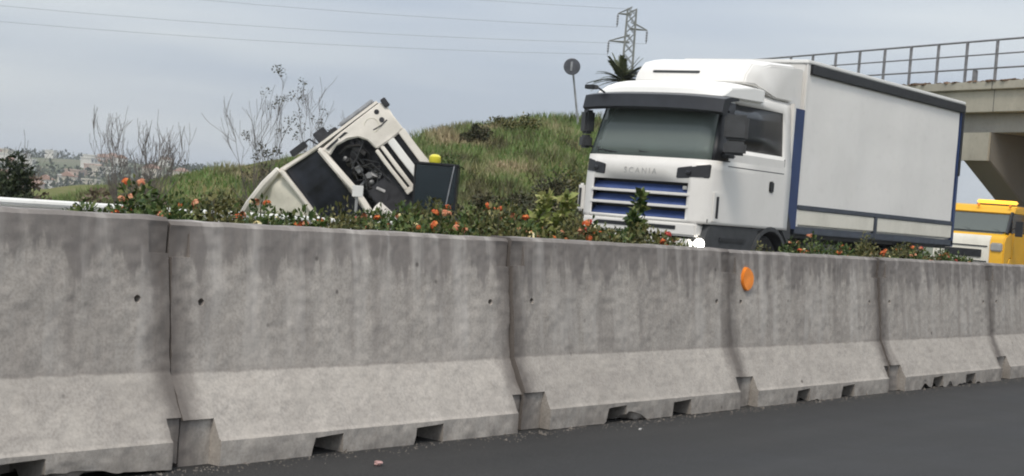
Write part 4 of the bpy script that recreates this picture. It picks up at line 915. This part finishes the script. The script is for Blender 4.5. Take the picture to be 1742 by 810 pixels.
# pier: hammerhead cap on a wall shaft
m = MB(); m.prism([(.30, 4.98), (.30, 4.10), (2.0, 2.75), (2.0, -.2), (8.4, -.2), (8.4, 2.75), (10.1, 4.10), (10.1, 4.98)], lambda a, b, h: bfn(h, a, b), (1.42, 2.6)); pr_ = m.build('pier', m_brc3, br, .03); bbox(1.40, 2.62, .22, .298, 4.08, 4.975, 'lit_cap_end', m_brc, .01, pr_)  # under-deck shade put into the pier's colour; pale slab added for its lit end
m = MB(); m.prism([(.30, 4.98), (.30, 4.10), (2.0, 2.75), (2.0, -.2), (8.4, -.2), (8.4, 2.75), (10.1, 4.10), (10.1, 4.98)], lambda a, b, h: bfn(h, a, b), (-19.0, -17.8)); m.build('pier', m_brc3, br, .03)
m = MB(); m.prism([(0, 5.0), (0, -.5), (10.2, -.5), (10.2, 5.0)], lambda a, b, h: bfn(h, a, b), (15.5, 17.2)); m.build('abutment', m_brc2, br, .03)

# ------------------------------------------------------------------ sign, palm, pylon, cables
root = empty('road_sign', (43.0, 30, 4.5), 'round road sign seen from its dark back on a slim pole at the crest', 'sign')
MB().tube([(43.0, 30, 4.3), (42.5, 30.1, 6.35)], .035, 8).build('pole', m_pole, root)
nrm = Vector((-.8, -.6, 0)); MB().lathe((42.38, 30.0, 6.16), nrm, [(0, .26), (.02, .275), (.03, .25)], 26).build('disc', m_signback, root)
MB().box(42.31, 42.36, 29.96, 30.01, 6.02, 6.32).build('clamp', m_pole, root)
pm = (68.2, 45.0, 3.0); root = empty('palm_tree', pm, 'green palm crown showing above the roof of the white truck cab', 'tree'); g = np.random.default_rng(17)
MB().tube([(68.2, 45, 2.0), (68.25, 45, 5), (68.2, 45, 8.3)], [.34, .3, .27], 10).build('trunk', m_bark2, root)
for k in range(44):
    a = k*2.4; el = -.15+1.4*((k*7) % 44)/44; ln = 1.5+.5*g.random(); m = MB(); pts = []; c0 = Vector((68.2, 45, 8.3))
    d = Vector((math.cos(a)*math.cos(el), math.sin(a)*math.cos(el), math.sin(el)))
    for j in range(7): u_ = j/6; pts.append(c0+d*ln*u_+Vector((0, 0, -.75*u_*u_*math.cos(el))))
    m.tube(pts, [.03*(1-.8*j/6) for j in range(7)], 4, cap=False); sd_ = Vector((-math.sin(a), math.cos(a), 0))
    for j in range(22):
        u_ = .15+.85*j/22; i_ = min(int(u_*6), 5); c = pts[i_].lerp(pts[i_+1], u_*6-i_); fl = .42*(1-.7*u_)+.08; tdir = (pts[i_+1]-pts[i_]).normalized()
        for s in (-1, 1):
            e_ = c+sd_*s*fl*.7+tdir*fl*.6+Vector((0, 0, -.12*fl+.1*fl*g.random())); m.add([c-tdir*.055, c+tdir*.055, e_], [(0, 1, 2)])
    m.build('frond', m_palm, root)
py_ = Vector((167.4, 110, 0)); root = empty('lattice_pylon', (167.4, 110, -6), 'grey steel lattice power pylon rising behind the palm tree', 'pylon')
adir = Vector((.60, -.80, 0)); bdir = Vector((.8, .6, 0)); ZT, ZB = 27.4, -7.0
def half(z): return 1.0+(ZT-z)*.022 if z > 17 else 1.23+(17-z)*.085
for sa in (-1, 1):
    for sb in (-1, 1):
        MB().tube([py_+adir*sa*half(z)*.55+bdir*sb*half(z)*.55+Vector((0, 0, z)) for z in (ZB, 17, ZT)], [.16, .11, .09], 5).build('leg', m_lat, root)
mb = MB(); zz = [ZB]
while zz[-1] < ZT-.5: zz.append(zz[-1]+max(1.0, half(zz[-1])*1.15))
for z0, z1 in zip(zz, zz[1:]):
    z1 = min(z1, ZT)
    for A, B in ((adir, bdir), (bdir, adir)):
        for s in (-1, 1):
            p = [py_+A*e1*half(z)*.55+B*s*half(z)*.55+Vector((0, 0, z)) for e1, z in ((-1, z0), (1, z1), (1, z0), (-1, z1))]; mb.tube(p[:2], .05, 4); mb.tube(p[2:], .05, 4)
mb.build('bracing', m_lat, root)
tips = []
for z, s, ln in ((26.7, -1, 1.7), (24.9, 1, 2.1), (23.2, -1, 2.6)):
    c = py_+Vector((0, 0, z)); tp = c+adir*s*ln; m = MB()
    for b in (-1, 1): m.tube([c+bdir*b*.7+Vector((0, 0, .0)), tp], .08, 4); m.tube([c+bdir*b*.7+Vector((0, 0, .9)), tp], .06, 4)
    m.build('cross_arm', m_lat, root); tips.append(tp)
    m = MB(); m.lathe(tp, (0, 0, -1), [(0, .05)]+[(.15+.16*k, .16 if k % 2 else .07) for k in range(9)]+[(1.7, .05)], 8); m.build('insulator', m_ins, root)
tips.append(py_+Vector((0, 0, ZT)))
names_ = ['upper left', 'upper right', 'lower left', 'topmost']
ends = [Vector((-35, 268, 37.5)), Vector((-25, 276, 33)), Vector((-35, 262, 29.5)), Vector((-30, 270, 42))]
for k, tp in enumerate(tips):
    a = tp-Vector((0, 0, 1.7 if k < 3 else 0)); pts = []
    for j in range(41):
        u_ = j/40; p = a.lerp(ends[k], u_); p.z -= 4*7.5*u_*(1-u_); pts.append(p)
    o = MB().tube(pts, .02, 4, cap=False).build('power_cable', m_wire)
    props(o, 'thin %s power cable running left across the sky from the pylon' % names_[k], 'cable', 'power cables across the sky')
    pts = []
    for j in range(21):
        u_ = j/20; p = a.lerp(a+Vector((170, -165, 2)), u_); p.z -= 4*6*u_*(1-u_); pts.append(p)

# ------------------------------------------------------------------ far town on the hazy ridge at left
g = np.random.default_rng(31); TG = 'far houses of the hazy town'
def house(x, y, wd, dp, h, mt, label, flatroof):
    z = float(far_z(np.array([x]), np.array([y]))[0]); root = empty('far_house', (x, y, z), label, 'house', TG); an = g.uniform(-.4, .4)+.6; M = Matrix.Translation((x, y, z)) @ Matrix.Rotation(an, 4, 'Z')
    MB().box(-wd/2, wd/2, -dp/2, dp/2, -3, h, 0, M).build('wall', mt, root)
    if flatroof: MB().box(-wd/2-.4, wd/2+.4, -dp/2-.4, dp/2+.4, h+.02, h+.7, 0, M).build('roof', mt, root)
    else: MB().add([M @ Vector(p) for p in ((-wd/2-.5, -dp/2-.5, h+.02), (wd/2+.5, -dp/2-.5, h+.02), (wd/2+.5, dp/2+.5, h+.02), (-wd/2-.5, dp/2+.5, h+.02), (-wd/2, 0, h+2.6), (wd/2, 0, h+2.6))], [(0, 1, 5, 4), (2, 3, 4, 5), (1, 2, 5), (3, 0, 4), (3, 2, 1, 0)]).build('roof', m_tile, root)
    mb = MB(); nf = int(h//3.1); nc = int(wd//3.2)
    for a in range(nf):
        for b in range(nc): xx = -wd/2+(b+.5)*wd/nc; mb.box(xx-.6, xx+.6, -dp/2-.05, -dp/2+.1, 1+a*3.1, 2.6+a*3.1, 0, M)
    o = mb.build('window', m_wdark, root); o['kind'] = 'stuff'
for k in range(74):
    px_ = g.uniform(-30, 420)
    dr = Vector((.6004*(px_-871)/2700+.7990, -.7956*(px_-871)/2700+.6010, 0)).normalized(); d = g.uniform(560, 1330); i_ = [0, 1, 2, 3, 0][k % 5]; fr_ = k % 3 > 0
    house(dr.x*d, dr.y*d, g.uniform(6, 13), g.uniform(6, 10), g.uniform(3.4, 6.5), m_house[i_], 'distant %s %s house in the hazy town left of the bare tree' % (['white', 'cream', 'grey', 'pink'][i_], 'flat roofed' if fr_ else 'tile roofed'), fr_)
n = 16000; ang = np.arctan2(.601, .799)+g.uniform(-.05, .45, n); d = g.uniform(300, 1600, n)**1.0; keepm = vnoise(np.cos(ang)*d, np.sin(ang)*d, 70, 41) > .5
ang = ang[keepm]; d = d[keepm]; X = np.cos(ang)*d; Y = np.sin(ang)*d; Z = far_z(X, Y); cl = np.stack([X, Y, Z+2.5, g.uniform(2, 4.5, len(X))], 1)
V, F = leaf_cloud(36000, cl, 2.6, g, 1.0); o = link('far_trees', arr_mesh('far_trees', V, F), None, m_leafD); props(o, 'dark tree masses scattered over the far hazy hillside', 'trees', None, 'stuff')

# ------------------------------------------------------------------ litter on the asphalt
def litter(x, y, s, label, mat, seed):
    random.seed(seed); m = MB(); m.ball((x, y, s*.35), (s, s*.7, s*.35), 8, 5, 0, .35); o = m.build('litter', mat); props(o, label, 'litter')
litter(6.45, 5.63, .035, 'small crumpled pinkish scrap on the asphalt at the bottom', flat('litter_pink', (.42, .26, .24), .8), 1)
litter(9.23, 5.72, .018, 'tiny white scrap on the asphalt below the middle barrier', m_silver, 2)
litter(5.2, 5.55, .018, 'tiny pale scrap on the asphalt at the bottom left', m_silver, 3)

# ------------------------------------------------------------------ thin haze that pales the far town
hm = bpy.data.materials.new('haze'); hm.use_nodes = True; hm.node_tree.nodes.clear()
ho = hm.node_tree.nodes.new('ShaderNodeOutputMaterial'); hv = hm.node_tree.nodes.new('ShaderNodeVolumePrincipled')
hv.inputs['Color'].default_value = (.86, .9, .95, 1); hv.inputs['Density'].default_value = .00022; hm.node_tree.links.new(hv.outputs[0], ho.inputs['Volume'])
o = MB().box(-2650, 2650, -2650, 2650, -60, 60).build('haze', hm); props(o, 'thin pale haze over the far town', 'haze', None, 'stuff')

# ------------------------------------------------------------------ grit gathered along the barrier foot
g = np.random.default_rng(91); n = 2600; X = g.uniform(2, 24, n); Y = 6.02-np.abs(g.normal(size=n))*.10-.0; q = g.uniform(.002, .008, n)*(1+(g.random(n) < .04)*1.5)
d = np.array([(1, 0, 0), (-.5, .87, 0), (-.5, -.87, 0), (0, 0, 1.0)]); V = np.stack([X, Y, np.full(n, .001)], 1)[:, None]+d[None]*q[:, None, None]*g.uniform(.6, 1.3, (n, 4, 1))
F = (np.arange(n)[:, None, None]*4+np.array([(0, 1, 3), (1, 2, 3), (2, 0, 3)])[None]).reshape(-1, 3)
o = link('grit', arr_mesh('grit', V.reshape(-1, 3), F), None, flat('grit', (.14, .125, .11), .9)); props(o, 'loose grit gathered along the foot of the barriers', 'grit', None, 'stuff')
